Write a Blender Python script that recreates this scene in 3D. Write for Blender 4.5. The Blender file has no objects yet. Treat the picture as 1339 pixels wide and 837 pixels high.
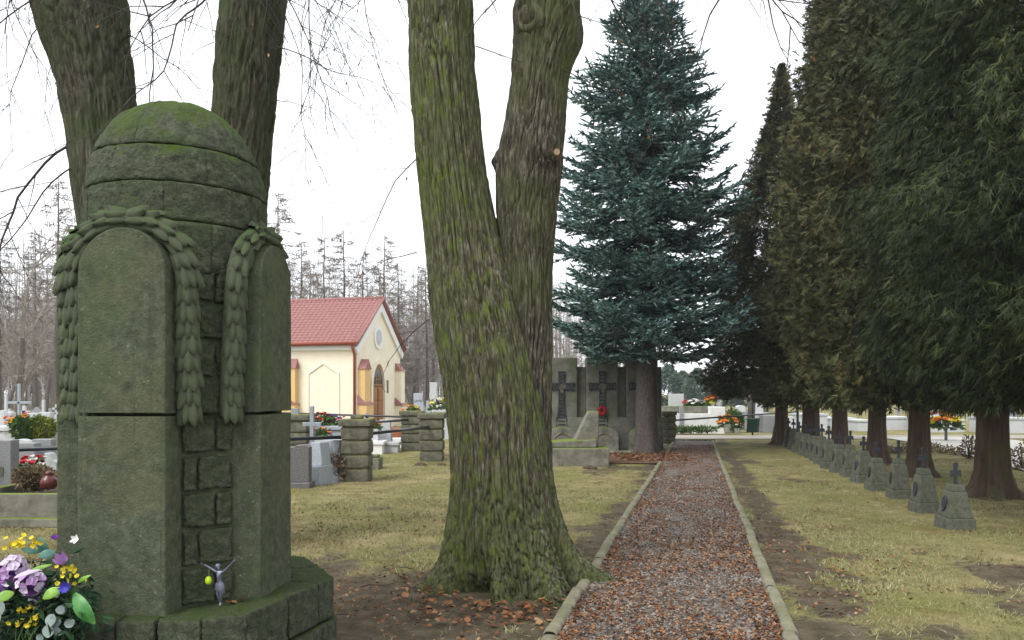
import bpy, bmesh, math, random
import numpy as np
from mathutils import Vector, Matrix
random.seed(7)
RNG = np.random.default_rng(11)
sc = bpy.context.scene
C = bpy.context.collection

# ------------------------------------------------------------------ camera
FOC, HOR, CX, EYE = 1050.0, 515.0, 669.5, 1.6      # focal length and horizon in photo pixels, eye height in metres
cam_d = bpy.data.cameras.new('camera'); cam = bpy.data.objects.new('camera', cam_d); C.objects.link(cam)
cam.location = (0, 0, EYE); cam.rotation_euler = (math.radians(90), 0, 0)
cam_d.sensor_width = 36.0; cam_d.lens = FOC/1339*36; cam_d.shift_y = (HOR-418.5)/1339
cam_d.clip_start = 0.05; cam_d.clip_end = 3000
sc.camera = cam
sc.render.resolution_x = 1024; sc.render.resolution_y = 640

# ------------------------------------------------------------------ overcast sky and soft sun
SUN_EL, SUN_AZ = math.radians(50), math.radians(222)
world = bpy.data.worlds.new('World'); sc.world = world; world.use_nodes = True
wn, wl = world.node_tree.nodes, world.node_tree.links
wn.clear()
sky = wn.new('ShaderNodeTexSky'); sky.sky_type = 'NISHITA'; sky.sun_disc = False
sky.sun_elevation = SUN_EL; sky.sun_rotation = SUN_AZ; sky.air_density = 1.0; sky.dust_density = 3.0; sky.ozone_density = 1.0
hs = wn.new('ShaderNodeHueSaturation'); hs.inputs['Saturation'].default_value = 0.35
wl.new(sky.outputs[0], hs.inputs['Color'])
mx = wn.new('ShaderNodeMix'); mx.data_type = 'RGBA'; mx.inputs[0].default_value = 0.88
wl.new(hs.outputs[0], mx.inputs[6]); mx.inputs[7].default_value = (10.5, 10.9, 11.4, 1)   # the even cloud deck
bg = wn.new('ShaderNodeBackground'); bg.inputs['Strength'].default_value = 0.088
wl.new(mx.outputs[2], bg.inputs['Color'])
wo = wn.new('ShaderNodeOutputWorld'); wl.new(bg.outputs[0], wo.inputs['Surface'])
sun_d = bpy.data.lights.new('sun', 'SUN'); sun_d.energy = 1.5; sun_d.angle = math.radians(25); sun_d.color = (1.0, 0.98, 0.95)
sun = bpy.data.objects.new('sun', sun_d); C.objects.link(sun)
sdir = Vector((math.sin(SUN_AZ)*math.cos(SUN_EL), math.cos(SUN_AZ)*math.cos(SUN_EL), math.sin(SUN_EL)))
sun.rotation_euler = sdir.to_track_quat('Z', 'Y').to_euler(); sun.location = (0, -5, 30)
sc.view_settings.view_transform = 'Standard'; sc.view_settings.look = 'None'
sc.view_settings.exposure = 0.86; sc.view_settings.gamma = 1.0; sc.view_settings.use_curve_mapping = False

# ------------------------------------------------------------------ helpers
def gp(px, py, h=0.0):
    """point of the plane z=h seen at a photo pixel"""
    d = FOC*(EYE-h)/(py-HOR)
    return Vector(((px-CX)/FOC*d, d, h))
def dp(px, py, d):
    """point at distance d seen at a photo pixel"""
    return Vector(((px-CX)/FOC*d, d, EYE-(py-HOR)/FOC*d))

def _hash(ix, iy, iz):
    h = (ix.astype(np.int64)*374761393 + iy.astype(np.int64)*668265263 + iz.astype(np.int64)*2147483647) & 0xffffffff
    h = ((h ^ (h >> 13))*1274126177) & 0xffffffff
    h = ((h ^ (h >> 16))*2246822519) & 0xffffffff
    return ((h ^ (h >> 15)) & 0xffffff)/16777215.0
def vnoise(P):
    P = np.asarray(P, float); i = np.floor(P).astype(np.int64); f = P-i; f = f*f*(3-2*f)
    x, y, z = i[..., 0], i[..., 1], i[..., 2]; u, v, w = f[..., 0], f[..., 1], f[..., 2]
    def L(a, b, t): return a+(b-a)*t
    return L(L(L(_hash(x,y,z), _hash(x+1,y,z), u), L(_hash(x,y+1,z), _hash(x+1,y+1,z), u), v),
             L(L(_hash(x,y,z+1), _hash(x+1,y,z+1), u), L(_hash(x,y+1,z+1), _hash(x+1,y+1,z+1), u), v), w)
def fbm(P, o=3):
    P = np.asarray(P, float); s = 0; a = 0.5; t = 0
    for k in range(o):
        s = s+a*vnoise(P*(2**k)+k*17.3); t += a; a *= 0.5
    return s/t

class Geo:
    """collects vertices and faces, builds ONE mesh object"""
    def __init__(s): s.V = []; s.F = []; s.n = 0
    def add(s, V, *Fs):
        V = np.asarray(V, float).reshape(-1, 3)
        for F in Fs:
            F = np.asarray(F, np.int64)
            if F.size: s.F.append(F+s.n)
        s.V.append(V); s.n += len(V)
    def mesh(s, name, smooth=False):
        V = np.concatenate(s.V); me = bpy.data.meshes.new(name)
        me.vertices.add(len(V)); me.vertices.foreach_set('co', V.astype(np.float32).ravel())
        loops = np.concatenate([f.ravel() for f in s.F]); cnt = np.concatenate([np.full(len(f), f.shape[1]) for f in s.F])
        st = np.concatenate([[0], np.cumsum(cnt)[:-1]])
        me.loops.add(len(loops)); me.loops.foreach_set('vertex_index', loops.astype(np.int32))
        me.polygons.add(len(cnt)); me.polygons.foreach_set('loop_start', st.astype(np.int32))
        try: me.polygons.foreach_set('loop_total', cnt.astype(np.int32))
        except Exception: pass
        me.polygons.foreach_set('use_smooth', np.full(len(cnt), smooth))
        me.update(calc_edges=True); me.validate()
        return me
    def build(s, name, mat, parent=None, smooth=False, loc=(0, 0, 0), rotz=0.0):
        return link(name, s.mesh(name, smooth), mat, parent, loc, rotz)
    # ---- shapes
    def box(s, c, size, rz=0.0, taper=1.0):
        x, y, z = size[0]/2, size[1]/2, size[2]/2
        V = np.array([(-x,-y,-z),(x,-y,-z),(x,y,-z),(-x,y,-z),(-x*taper,-y*taper,z),(x*taper,-y*taper,z),(x*taper,y*taper,z),(-x*taper,y*taper,z)])
        if rz:
            cs, sn = math.cos(rz), math.sin(rz); V = np.column_stack([V[:,0]*cs-V[:,1]*sn, V[:,0]*sn+V[:,1]*cs, V[:,2]])
        s.add(V+np.array(c), [(0,3,2,1),(4,5,6,7),(0,1,5,4),(1,2,6,5),(2,3,7,6),(3,0,4,7)])
    def tube(s, P, R, n=6, cap=True):
        P = np.asarray([tuple(p) for p in P], float); m = len(P); R = np.broadcast_to(np.asarray(R, float), (m,))
        T = np.gradient(P, axis=0); T /= np.linalg.norm(T, axis=1)[:, None]+1e-9
        a = np.array((0, 0, 1.0)) if abs(T[0][2]) < 0.8 else np.array((1.0, 0, 0))
        U = np.cross(T, a); U /= np.linalg.norm(U, axis=1)[:, None]+1e-9; W = np.cross(T, U)
        th = np.arange(n)*2*math.pi/n
        V = P[:, None]+R[:, None, None]*(U[:, None]*np.cos(th)[None, :, None]+W[:, None]*np.sin(th)[None, :, None])
        i = np.arange(m-1)[:, None]*n; j = np.arange(n)[None]; k = (j+1) % n
        F = np.stack([i+j, i+k, i+n+k, i+n+j], -1).reshape(-1, 4)
        s.add(V, F)
        if cap:
            s.F.append(np.array([list(range(n))[::-1]])+s.n-m*n); s.F.append(np.array([list(range(n))])+s.n-n)
    def prism(s, pts, y0, y1):
        """outline in x,z pushed from y0 to y1"""
        n = len(pts); V = [(p[0], y0, p[1]) for p in pts]+[(p[0], y1, p[1]) for p in pts]
        s.add(V, [[k, (k+1) % n, n+(k+1) % n, n+k] for k in range(n)])
        s.F.append(np.array([list(range(n))[::-1]])+s.n-2*n); s.F.append(np.array([list(range(n))])+s.n-n)
    def lathe(s, prof, n=16, c=(0, 0, 0)):
        prof = np.asarray(prof, float); m = len(prof); th = np.arange(n)*2*math.pi/n
        V = np.stack([prof[:, 0:1]*np.cos(th), prof[:, 0:1]*np.sin(th), np.repeat(prof[:, 1:2], n, 1)], -1)+np.array(c)
        i = np.arange(m-1)[:, None]*n; j = np.arange(n)[None]; k = (j+1) % n
        s.add(V, np.stack([i+j, i+k, i+n+k, i+n+j], -1).reshape(-1, 4))
    def poly(s, pts): s.add(pts, [list(range(len(pts)))])

def link(name, me, mat, parent=None, loc=(0, 0, 0), rotz=0.0):
    o = bpy.data.objects.new(name, me); C.objects.link(o)
    if mat is not None and len(me.materials) == 0: me.materials.append(mat)
    o.location = loc; o.rotation_euler = (0, 0, rotz)
    if parent: o.parent = parent
    return o
def tag(o, label, cat, group=None):
    o['label'] = label; o['category'] = cat
    if group: o['group'] = group
    return o
def thing(name, label, cat, loc=(0, 0, 0), rotz=0.0, group=None):
    o = bpy.data.objects.new(name, None); C.objects.link(o); o.location = loc; o.rotation_euler = (0, 0, rotz)
    o.empty_display_size = 0.2
    return tag(o, label, cat, group)
def struct(o): o['kind'] = 'structure'; return o
def stuff(o): o['kind'] = 'stuff'; return o
def dup(o, parent=None):
    c = o.copy(); C.objects.link(c); c.parent = parent
    for ch in list(o.children): dup(ch, c)
    return c
def bevel(o, w=0.01, seg=2):
    m = o.modifiers.new('bevel', 'BEVEL'); m.width = w; m.segments = seg; m.limit_method = 'ANGLE'; m.angle_limit = 0.6
    return o
def rough_box(size, res=0.05, r=0.015, amp=0.006, freq=18.0, seed=0.0):
    """box with rounded edges and hewn faces, centred on its own origin"""
    h = np.array(size)/2; r = min(r, h.min()*0.6); g = Geo()
    def axis(L):
        n = max(2, int(round(2*(L-r)/res))); return np.concatenate([[-L, -L+r*0.35], np.linspace(-L+r, L-r, n+1), [L-r*0.35, L]])
    for ax in range(3):
        b, c = (ax+1) % 3, (ax+2) % 3
        A, B = np.meshgrid(axis(h[b]), axis(h[c]), indexing='ij'); m, n = A.shape
        for sg in (-1, 1):
            P = np.zeros((m, n, 3)); P[..., ax] = sg*h[ax]; P[..., b] = A; P[..., c] = B
            Q = np.clip(P, -(h-r), h-r); N = P-Q; N /= np.linalg.norm(N, axis=-1)[..., None]+1e-9
            V = Q+N*r; d = (fbm(V*freq+seed*7.7, 3)-0.5)*2*amp+(fbm(V*freq*0.3+seed*3.1+9, 2)-0.5)*amp*1.5
            V = V+N*d[..., None]
            i = np.arange(m-1)[:, None]*n; j = np.arange(n-1)[None]
            F = np.stack([i+j, i+n+j, i+n+j+1, i+j+1], -1).reshape(-1, 4)
            g.add(V, F if sg > 0 else F[:, ::-1])
    return g

# ------------------------------------------------------------------ procedural materials
def NODE(nt, t, **kw):
    n = nt.nodes.new(t)
    for k, v in kw.items():
        if k in n.inputs: n.inputs[k].default_value = v
        else: setattr(n, k, v)
    return n
def ramp(nt, stops):
    n = nt.nodes.new('ShaderNodeValToRGB'); e = n.color_ramp.elements
    while len(e) > 1: e.remove(e[-1])
    e[0].position = stops[0][0]; e[0].color = (*stops[0][1], 1)
    for p, c in stops[1:]: x = e.new(p); x.color = (*c, 1)
    return n
def mat(name, stops, scale=6.0, detail=5.0, rough=0.85, bump=0.3, bscale=40.0, bdist=0.01, stretch=(1, 1, 1), spec=0.3,
        moss=None, moss_amt=0.5, metallic=0.0, patches=None, island=None, voronoi=False, nrough=0.6, zmoss=None):
    """stops: colours over a noise; moss=(colour) grows on upward faces; patches=(colour, scale, lo, hi); island=colour spread per leaf"""
    m = bpy.data.materials.new(name); m.use_nodes = True; nt = m.node_tree; L = nt.links
    b = nt.nodes['Principled BSDF']; b.inputs['Roughness'].default_value = rough; b.inputs['Metallic'].default_value = metallic
    b.inputs['Specular IOR Level'].default_value = spec
    tc = nt.nodes.new('ShaderNodeTexCoord'); mp = nt.nodes.new('ShaderNodeMapping'); mp.inputs['Scale'].default_value = stretch
    L.new(tc.outputs['Object'], mp.inputs[0])
    nz = NODE(nt, 'ShaderNodeTexNoise', Scale=scale, Detail=detail, Roughness=nrough); L.new(mp.outputs[0], nz.inputs['Vector'])
    fac = nz.outputs['Fac']
    if island:
        gi = nt.nodes.new('ShaderNodeNewGeometry'); mm = NODE(nt, 'ShaderNodeMath', operation='MULTIPLY_ADD'); mm.inputs[1].default_value = island; 
        ss = NODE(nt, 'ShaderNodeMath', operation='ADD'); ss.inputs[1].default_value = -island/2
        L.new(gi.outputs['Random Per Island'], mm.inputs[0]); L.new(fac, mm.inputs[2]); L.new(mm.outputs[0], ss.inputs[0]); fac = ss.outputs[0]
    rp = ramp(nt, stops); L.new(fac, rp.inputs[0]); col = rp.outputs[0]
    def mixin(col, colour, f):
        x = nt.nodes.new('ShaderNodeMix'); x.data_type = 'RGBA'; L.new(f, x.inputs[0]); L.new(col, x.inputs[6]); x.inputs[7].default_value = (*colour, 1); return x.outputs[2]
    if patches:
        for (pc, ps, lo, hi, *zst) in (patches if isinstance(patches, list) else [patches]):
            n2 = NODE(nt, 'ShaderNodeTexNoise', Scale=ps, Detail=5.0, Roughness=0.68); m2 = nt.nodes.new('ShaderNodeMapping'); m2.inputs['Scale'].default_value = (1, 1, zst[0] if zst else 1)
            m2.inputs['Location'].default_value = (ps*.37, ps*.71, ps*.13); L.new(tc.outputs['Object'], m2.inputs[0]); L.new(m2.outputs[0], n2.inputs['Vector'])
            mr = NODE(nt, 'ShaderNodeMapRange'); mr.inputs[1].default_value = lo; mr.inputs[2].default_value = hi; L.new(n2.outputs['Fac'], mr.inputs[0])
            col = mixin(col, pc, mr.outputs[0])
    if zmoss:                                             # moss creeping up from the ground: (colour, height)
        sz = nt.nodes.new('ShaderNodeSeparateXYZ'); L.new(tc.outputs['Object'], sz.inputs[0])
        n4 = NODE(nt, 'ShaderNodeTexNoise', Scale=9.0, Detail=7.0, Roughness=0.7); L.new(tc.outputs['Object'], n4.inputs['Vector'])
        dv = NODE(nt, 'ShaderNodeMath', operation='MULTIPLY_ADD'); L.new(sz.outputs[2], dv.inputs[0]); dv.inputs[1].default_value = -0.42/zmoss[1]; L.new(n4.outputs['Fac'], dv.inputs[2])
        mr = NODE(nt, 'ShaderNodeMapRange'); mr.inputs[1].default_value = 0.38; mr.inputs[2].default_value = 0.62; L.new(dv.outputs[0], mr.inputs[0])
        col = mixin(col, zmoss[0], mr.outputs[0])
    if moss:
        ge = nt.nodes.new('ShaderNodeNewGeometry'); sx = nt.nodes.new('ShaderNodeSeparateXYZ'); L.new(ge.outputs['Normal'], sx.inputs[0])
        n3 = NODE(nt, 'ShaderNodeTexNoise', Scale=5.0, Detail=6.0, Roughness=0.7); L.new(tc.outputs['Object'], n3.inputs['Vector'])
        ad = NODE(nt, 'ShaderNodeMath', operation='MULTIPLY_ADD'); L.new(sx.outputs[2], ad.inputs[0]); ad.inputs[1].default_value = 0.5; L.new(n3.outputs['Fac'], ad.inputs[2])
        mr = NODE(nt, 'ShaderNodeMapRange'); mr.inputs[1].default_value = 1.05-moss_amt*0.5; mr.inputs[2].default_value = 1.3-moss_amt*0.5; L.new(ad.outputs[0], mr.inputs[0])
        col = mixin(col, moss, mr.outputs[0])
    L.new(col, b.inputs['Base Color'])
    if bump:
        if voronoi: bn = NODE(nt, 'ShaderNodeTexVoronoi', Scale=bscale); bo = bn.outputs['Distance']
        else: bn = NODE(nt, 'ShaderNodeTexNoise', Scale=bscale, Detail=5.0, Roughness=0.65); bo = bn.outputs['Fac']
        L.new(mp.outputs[0], bn.inputs['Vector'])
        bp = NODE(nt, 'ShaderNodeBump', Strength=bump, Distance=bdist); L.new(bo, bp.inputs['Height']); L.new(bp.outputs[0], b.inputs['Normal'])
    return m
def plain(name, c, rough=0.6, spec=0.3, metallic=0.0, var=0.15):
    lo = tuple(x*(1-var) for x in c); hi = tuple(min(1, x*(1+var)) for x in c)
    return mat(name, [(0.3, lo), (0.7, hi)], scale=14, rough=rough, bump=0.12, bscale=60, bdist=0.004, spec=spec, metallic=metallic)

MT = {}
MT['stone'] = mat('mossy_sandstone', [(0.3, (0.036,0.044,0.026)), (0.5, (0.075,0.087,0.052)), (0.72, (0.14,0.152,0.1))], scale=18, detail=9.0, nrough=.75, rough=0.95, bump=0.9, bscale=85, bdist=0.014,
                  moss=(0.06,0.078,0.026), moss_amt=0.5, patches=[((0.075,0.105,0.045), 1.9, 0.44, 0.74), ((0.12,0.12,0.06), 2.7, 0.5, 0.75), ((0.045,0.05,0.036), 7.0, 0.53, 0.72, 0.12), ((0.04,0.045,0.032), 3.6, 0.56, 0.76), ((0.30,0.29,0.23), 40.0, 0.62, 0.76)])
MT['hewn'] = mat('hewn_dark_sandstone', [(0.3, (0.03,0.036,0.022)), (0.5, (0.072,0.082,0.05)), (0.72, (0.16,0.166,0.112))], scale=22, detail=9.0, nrough=.75, rough=0.95, bump=1.0, bscale=42, bdist=0.04,
                 moss=(0.045,0.07,0.014), moss_amt=0.6, patches=[((0.06,0.09,0.03), 2.5, 0.46, 0.7), ((0.04,0.045,0.032), 6.0, 0.54, 0.72, 0.15), ((0.26,0.25,0.2), 30.0, 0.62, 0.78)])
MT['domestone'] = mat('mossy_dome_stone', [(0.3, (0.03,0.036,0.022)), (0.5, (0.072,0.082,0.05)), (0.72, (0.16,0.166,0.112))], scale=22, detail=9.0, nrough=.75, rough=0.95, bump=1.0, bscale=42, bdist=0.04,
                 moss=(0.062,0.10,0.012), moss_amt=0.78, patches=[((0.06,0.09,0.03), 2.5, 0.46, 0.7), ((0.04,0.045,0.032), 6.0, 0.54, 0.72, 0.15), ((0.26,0.25,0.2), 30.0, 0.62, 0.78)])
MT['carved'] = mat('carved_sandstone', [(0.3, (0.034,0.042,0.027)), (0.5, (0.07,0.08,0.05)), (0.72, (0.13,0.14,0.095))], scale=30, detail=8.0, nrough=.75, rough=0.95, bump=0.5, bscale=90, bdist=0.008,
                 moss=(0.045,0.085,0.012), moss_amt=0.62, patches=[((0.07,0.10,0.04), 2.5, 0.46, 0.7), ((0.26,0.25,0.2), 30.0, 0.64, 0.8)])
MT['concrete'] = mat('weathered_concrete', [(0.3, (0.10,0.098,0.08)), (0.7, (0.215,0.208,0.17))], scale=3, rough=0.95, bump=0.3, bscale=50, moss=(0.09,0.12,0.02), moss_amt=0.3,
                     patches=[((0.09,0.11,0.045), 1.3, 0.5, 0.72), ((0.09,0.085,0.07), 2.4, 0.55, 0.8)])
MT['tomb'] = mat('mossy_old_concrete', [(0.3, (0.12,0.115,0.09)), (0.7, (0.24,0.23,0.185))], scale=5, rough=0.95, bump=0.5, bscale=45, moss=(0.13,0.18,0.012), moss_amt=0.62,
                 patches=[((0.07,0.075,0.04), 3.0, 0.5, 0.75)])
MT['pillar'] = mat('rusticated_pillar_stone', [(0.3, (0.075,0.073,0.052)), (0.7, (0.19,0.18,0.13))], scale=9, rough=0.95, bump=0.8, bscale=34, bdist=0.02, moss=(0.13,0.15,0.015), moss_amt=0.5,
                   patches=[((0.05,0.055,0.035), 3.0, 0.5, 0.75)])
MT['marker'] = mat('grave_marker_stone', [(0.3, (0.05,0.055,0.04)), (0.7, (0.135,0.138,0.105))], scale=14, nrough=.75, rough=0.95, bump=0.5, bscale=45, moss=(0.06,0.09,0.02), moss_amt=0.35,
                   patches=[((0.06,0.07,0.035), 3.5, 0.5, 0.75)])
MT['kerb'] = mat('mossy_kerb_stone', [(0.3, (0.15,0.14,0.10)), (0.7, (0.29,0.27,0.2))], scale=7, rough=0.95, bump=0.5, bscale=60, moss=(0.16,0.16,0.08), moss_amt=0.3, patches=[((0.10,0.105,0.05), 3.0, 0.45, 0.7), ((0.06,0.055,0.04), 11.0, 0.52, 0.72)])
MT['iron'] = plain('dark_blue_iron', (0.022,0.026,0.036), rough=0.5, spec=0.5)
MT['pipe'] = plain('dark_painted_pipe', (0.018,0.02,0.026), rough=0.4, spec=0.5)
MT['bark'] = mat('linden_bark', [(0.36, (0.02,0.017,0.012)), (0.5, (0.085,0.072,0.05)), (0.64, (0.235,0.21,0.16))], scale=46, detail=8.0, nrough=.7, stretch=(1,1,0.16), rough=0.97, bump=1.0, bscale=95, bdist=0.02,
                 patches=[((0.085,0.115,0.022), 1.0, 0.36, 0.86), ((0.125,0.165,0.025), 18.0, 0.50, 0.70, .4), ((0.045,0.042,0.03), 3.0, 0.55, 0.85), ((0.05,0.095,0.05), 2.3, 0.62, 0.80)], zmoss=((0.045,0.062,0.016), 0.45))
MT['barkbrown'] = mat('brown_linden_bark', [(0.36, (0.018,0.015,0.011)), (0.5, (0.07,0.06,0.043)), (0.64, (0.20,0.178,0.14))], scale=46, detail=8.0, nrough=.7, stretch=(1,1,0.16), rough=0.97, bump=1.0, bscale=95, bdist=0.02,
                 patches=[((0.09,0.112,0.03), 1.4, 0.42, 0.82), ((0.04,0.035,0.028), 3.0, 0.55, 0.78)])
MT['bark2'] = mat('dark_linden_bark', [(0.34, (0.03,0.026,0.018)), (0.5, (0.08,0.07,0.048)), (0.66, (0.16,0.145,0.105))], scale=46, detail=8.0, nrough=.7, stretch=(1,1,0.16), rough=0.97, bump=1.0, bscale=95, bdist=0.02,
                 patches=[((0.045,0.075,0.018), 1.3, 0.36, 0.72)])  # darker, greener bark tone of the linden behind the monument
MT['moss'] = mat('moss_cushion', [(0.3, (0.035,0.06,0.008)), (0.7, (0.1,0.14,0.02))], scale=30, rough=1.0, bump=0.9, bscale=160, bdist=0.01)
MT['twig'] = plain('twig_bark', (0.055,0.045,0.036), rough=0.9)
MT['fartwig'] = plain('haze_paled_twig', (0.23,0.20,0.175), rough=0.95)  # grey brown made paler: part of the distance haze sits in this colour
MT['larchbark'] = plain('larch_bark', (0.11,0.095,0.08), rough=0.95)
MT['spruce'] = mat('blue_spruce_needles', [(0.15, (0.02,0.052,0.046)), (0.5, (0.08,0.165,0.148)), (0.82, (0.32,0.46,0.42))], scale=0.9, rough=0.7, bump=0, island=0.8)
MT['sprucebark'] = mat('spruce_bark', [(0.3, (0.05,0.043,0.037)), (0.7, (0.12,0.1,0.088))], scale=22, stretch=(1,1,0.5), rough=0.95, bump=0.8, bscale=45, bdist=0.02, voronoi=True)
MT['thuja'] = mat('thuja_scale_leaves', [(0.12, (0.012,0.02,0.005)), (0.40, (0.044,0.056,0.016)), (0.64, (0.078,0.076,0.026)), (0.9, (0.135,0.10,0.04))], scale=0.8, rough=0.75, bump=0, island=0.6)
MT['thujagreen'] = mat('green_thuja_leaves', [(0.2, (0.007,0.015,0.003)), (0.5, (0.022,0.036,0.008)), (0.85, (0.066,0.076,0.019))], scale=0.9, rough=0.75, bump=0, island=0.55)
MT['thujabark'] = mat('thuja_bark', [(0.3, (0.05,0.033,0.023)), (0.7, (0.125,0.085,0.06))], scale=16, stretch=(1,1,0.12), rough=0.95, bump=0.9, bscale=40, bdist=0.02, patches=((0.07,0.085,0.025), 1.5, 0.55, 0.75))
MT['evergreen'] = mat('far_pine_needles', [(0.2, (0.06,0.10,0.075)), (0.8, (0.15,0.21,0.15))], scale=1.0, rough=0.8, bump=0, island=0.5)
MT['leaf'] = mat('fallen_leaf', [(0.1, (0.055,0.028,0.016)), (0.4, (0.15,0.064,0.028)), (0.7, (0.26,0.11,0.044)), (0.92, (0.33,0.2,0.11))], scale=3, rough=0.8, bump=0, island=0.9)
MT['stones'] = mat('gravel_pebble', [(0.15, (0.055,0.046,0.038)), (0.5, (0.135,0.115,0.095)), (0.85, (0.25,0.225,0.20))], scale=4, rough=0.85, bump=0, island=0.9)
MT['blade'] = mat('dry_lawn_blade', [(0.15, (0.10,0.118,0.038)), (0.45, (0.215,0.205,0.092)), (0.8, (0.37,0.325,0.19))], scale=0.7, rough=0.8, bump=0, island=0.7)
MT['cream'] = mat('cream_render', [(0.3, (0.78,0.70,0.55)), (0.7, (0.84,0.77,0.63))], scale=2, rough=0.9, bump=0.1, bscale=80)
MT['ochre'] = plain('ochre_render', (0.66,0.45,0.2), rough=0.9, var=0.06)
MT['white'] = plain('white_paint', (0.78,0.78,0.77), rough=0.8, var=0.05)
MT['dirtywhite'] = mat('stained_white_render', [(0.3, (0.62,0.62,0.6)), (0.7, (0.78,0.78,0.76))], scale=3, rough=0.9, bump=0.2, patches=((0.4,0.4,0.36), 2.0, 0.6, 0.85))
MT['tile'] = plain('red_roof_tile', (0.30,0.14,0.128), rough=0.7, var=0.18)
MT['wood'] = mat('varnished_wood', [(0.3, (0.22,0.085,0.02)), (0.7, (0.38,0.17,0.05))], scale=8, stretch=(1,1,0.15), rough=0.5, bump=0.1)
MT['gutter'] = plain('rust_red_metal', (0.28,0.065,0.03), rough=0.5)
MT['glassd'] = plain('dark_glass', (0.03,0.025,0.025), rough=0.15, spec=0.6)
MT['granite'] = mat('grey_granite', [(0.35, (0.12,0.12,0.125)), (0.65, (0.3,0.3,0.31))], scale=60, rough=0.5, bump=0.1, bscale=90, spec=0.5)
MT['darkgranite'] = mat('dark_speckled_granite', [(0.35, (0.06,0.056,0.058)), (0.65, (0.2,0.185,0.185))], scale=55, rough=0.5, bump=0.2, bscale=70, spec=0.5)
MT['bluegranite'] = mat('pale_blue_grey_terrazzo', [(0.35, (0.3,0.33,0.37)), (0.65, (0.45,0.48,0.52))], scale=50, rough=0.6, bump=0.1)
MT['palegrey'] = mat('pale_grey_terrazzo', [(0.35, (0.42,0.43,0.44)), (0.65, (0.56,0.57,0.58))], scale=40, rough=0.7, bump=0.1, patches=((0.3,0.31,0.29), 3.0, 0.55, 0.8))
MT['midgrey'] = mat('mid_grey_terrazzo', [(0.35, (0.2,0.205,0.21)), (0.65, (0.32,0.325,0.33))], scale=45, rough=0.7, bump=0.1)
MT['steel'] = plain('dull_steel', (0.33,0.36,0.40), rough=0.45, metallic=0.5)
MT['black'] = plain('black_plate', (0.015,0.015,0.017), rough=0.4, spec=0.5)
for nm, c in dict(red=(0.5,0.02,0.025), orange=(0.75,0.22,0.015), yellow=(0.68,0.54,0.025), purple=(0.22,0.06,0.28), lilac=(0.42,0.26,0.48), palelilac=(0.62,0.52,0.66), violet=(0.13,0.03,0.25),
                  blue=(0.05,0.04,0.33), silver=(0.23,0.28,0.26), pink=(0.6,0.12,0.25), whitepetal=(0.75,0.74,0.7), lime=(0.38,0.58,0.02), teal=(0.05,0.2,0.17)).items():
    MT[nm] = plain(nm+'_petal', c, rough=0.6, var=0.25)
MT['shrubleaf'] = mat('shrub_leaves', [(0.2, (0.025,0.06,0.012)), (0.8, (0.09,0.16,0.03))], scale=3, rough=0.7, bump=0, island=0.6)
MT['yellowshrub'] = mat('golden_shrub_leaves', [(0.2, (0.06,0.10,0.012)), (0.8, (0.28,0.3,0.04))], scale=3, rough=0.7, bump=0, island=0.6)
MT['dryshrub'] = mat('dry_twigs', [(0.2, (0.11,0.075,0.04)), (0.8, (0.3,0.23,0.14))], scale=3, rough=0.9, bump=0, island=0.6)
MT['silvermetal'] = plain('oxidised_silver', (0.16,0.17,0.22), rough=0.45, metallic=0.6, spec=0.5)
MT['terracotta'] = plain('terracotta', (0.42,0.15,0.07), rough=0.8)

def ordinal(i):
    return ['first','second','third','fourth','fifth','sixth','seventh','eighth','ninth','tenth','eleventh','twelfth','thirteenth','fourteenth','fifteenth','sixteenth','seventeenth','eighteenth','nineteenth','twentieth'][i]

def diamonds(g, P, D, N, Ln, W, bend=0.0):
    """leaf-sized four-sided blades: P base, D direction, N face normal"""
    D = D/(np.linalg.norm(D, axis=1)[:, None]+1e-9); S = np.cross(D, N); S /= np.linalg.norm(S, axis=1)[:, None]+1e-9
    NN = np.cross(S, D); Ln = np.broadcast_to(Ln, (len(P),))[:, None]; W = np.broadcast_to(W, (len(P),))[:, None]
    mid = P+D*Ln*0.5+NN*Ln*bend; V = np.stack([P, mid+S*W/2, P+D*Ln, mid-S*W/2], 1)
    i = np.arange(len(P))[:, None]*4; g.add(V, i+np.array([[0, 1, 2, 3]]))
def blades(g, P, D, N, Ln, W):
    """cheaper three-sided blades"""
    D = D/(np.linalg.norm(D, axis=1)[:, None]+1e-9); S = np.cross(D, N); S /= np.linalg.norm(S, axis=1)[:, None]+1e-9
    Ln = np.broadcast_to(Ln, (len(P),))[:, None]; W = np.broadcast_to(W, (len(P),))[:, None]
    V = np.stack([P+S*W*.45, P-S*W*.45, P+D*Ln], 1); g.add(V, np.arange(len(P))[:, None]*3+np.array([[0, 1, 2]]))
def rnd_dirs(n, rng=RNG):
    v = rng.normal(size=(n, 3)); return v/np.linalg.norm(v, axis=1)[:, None]
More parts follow.
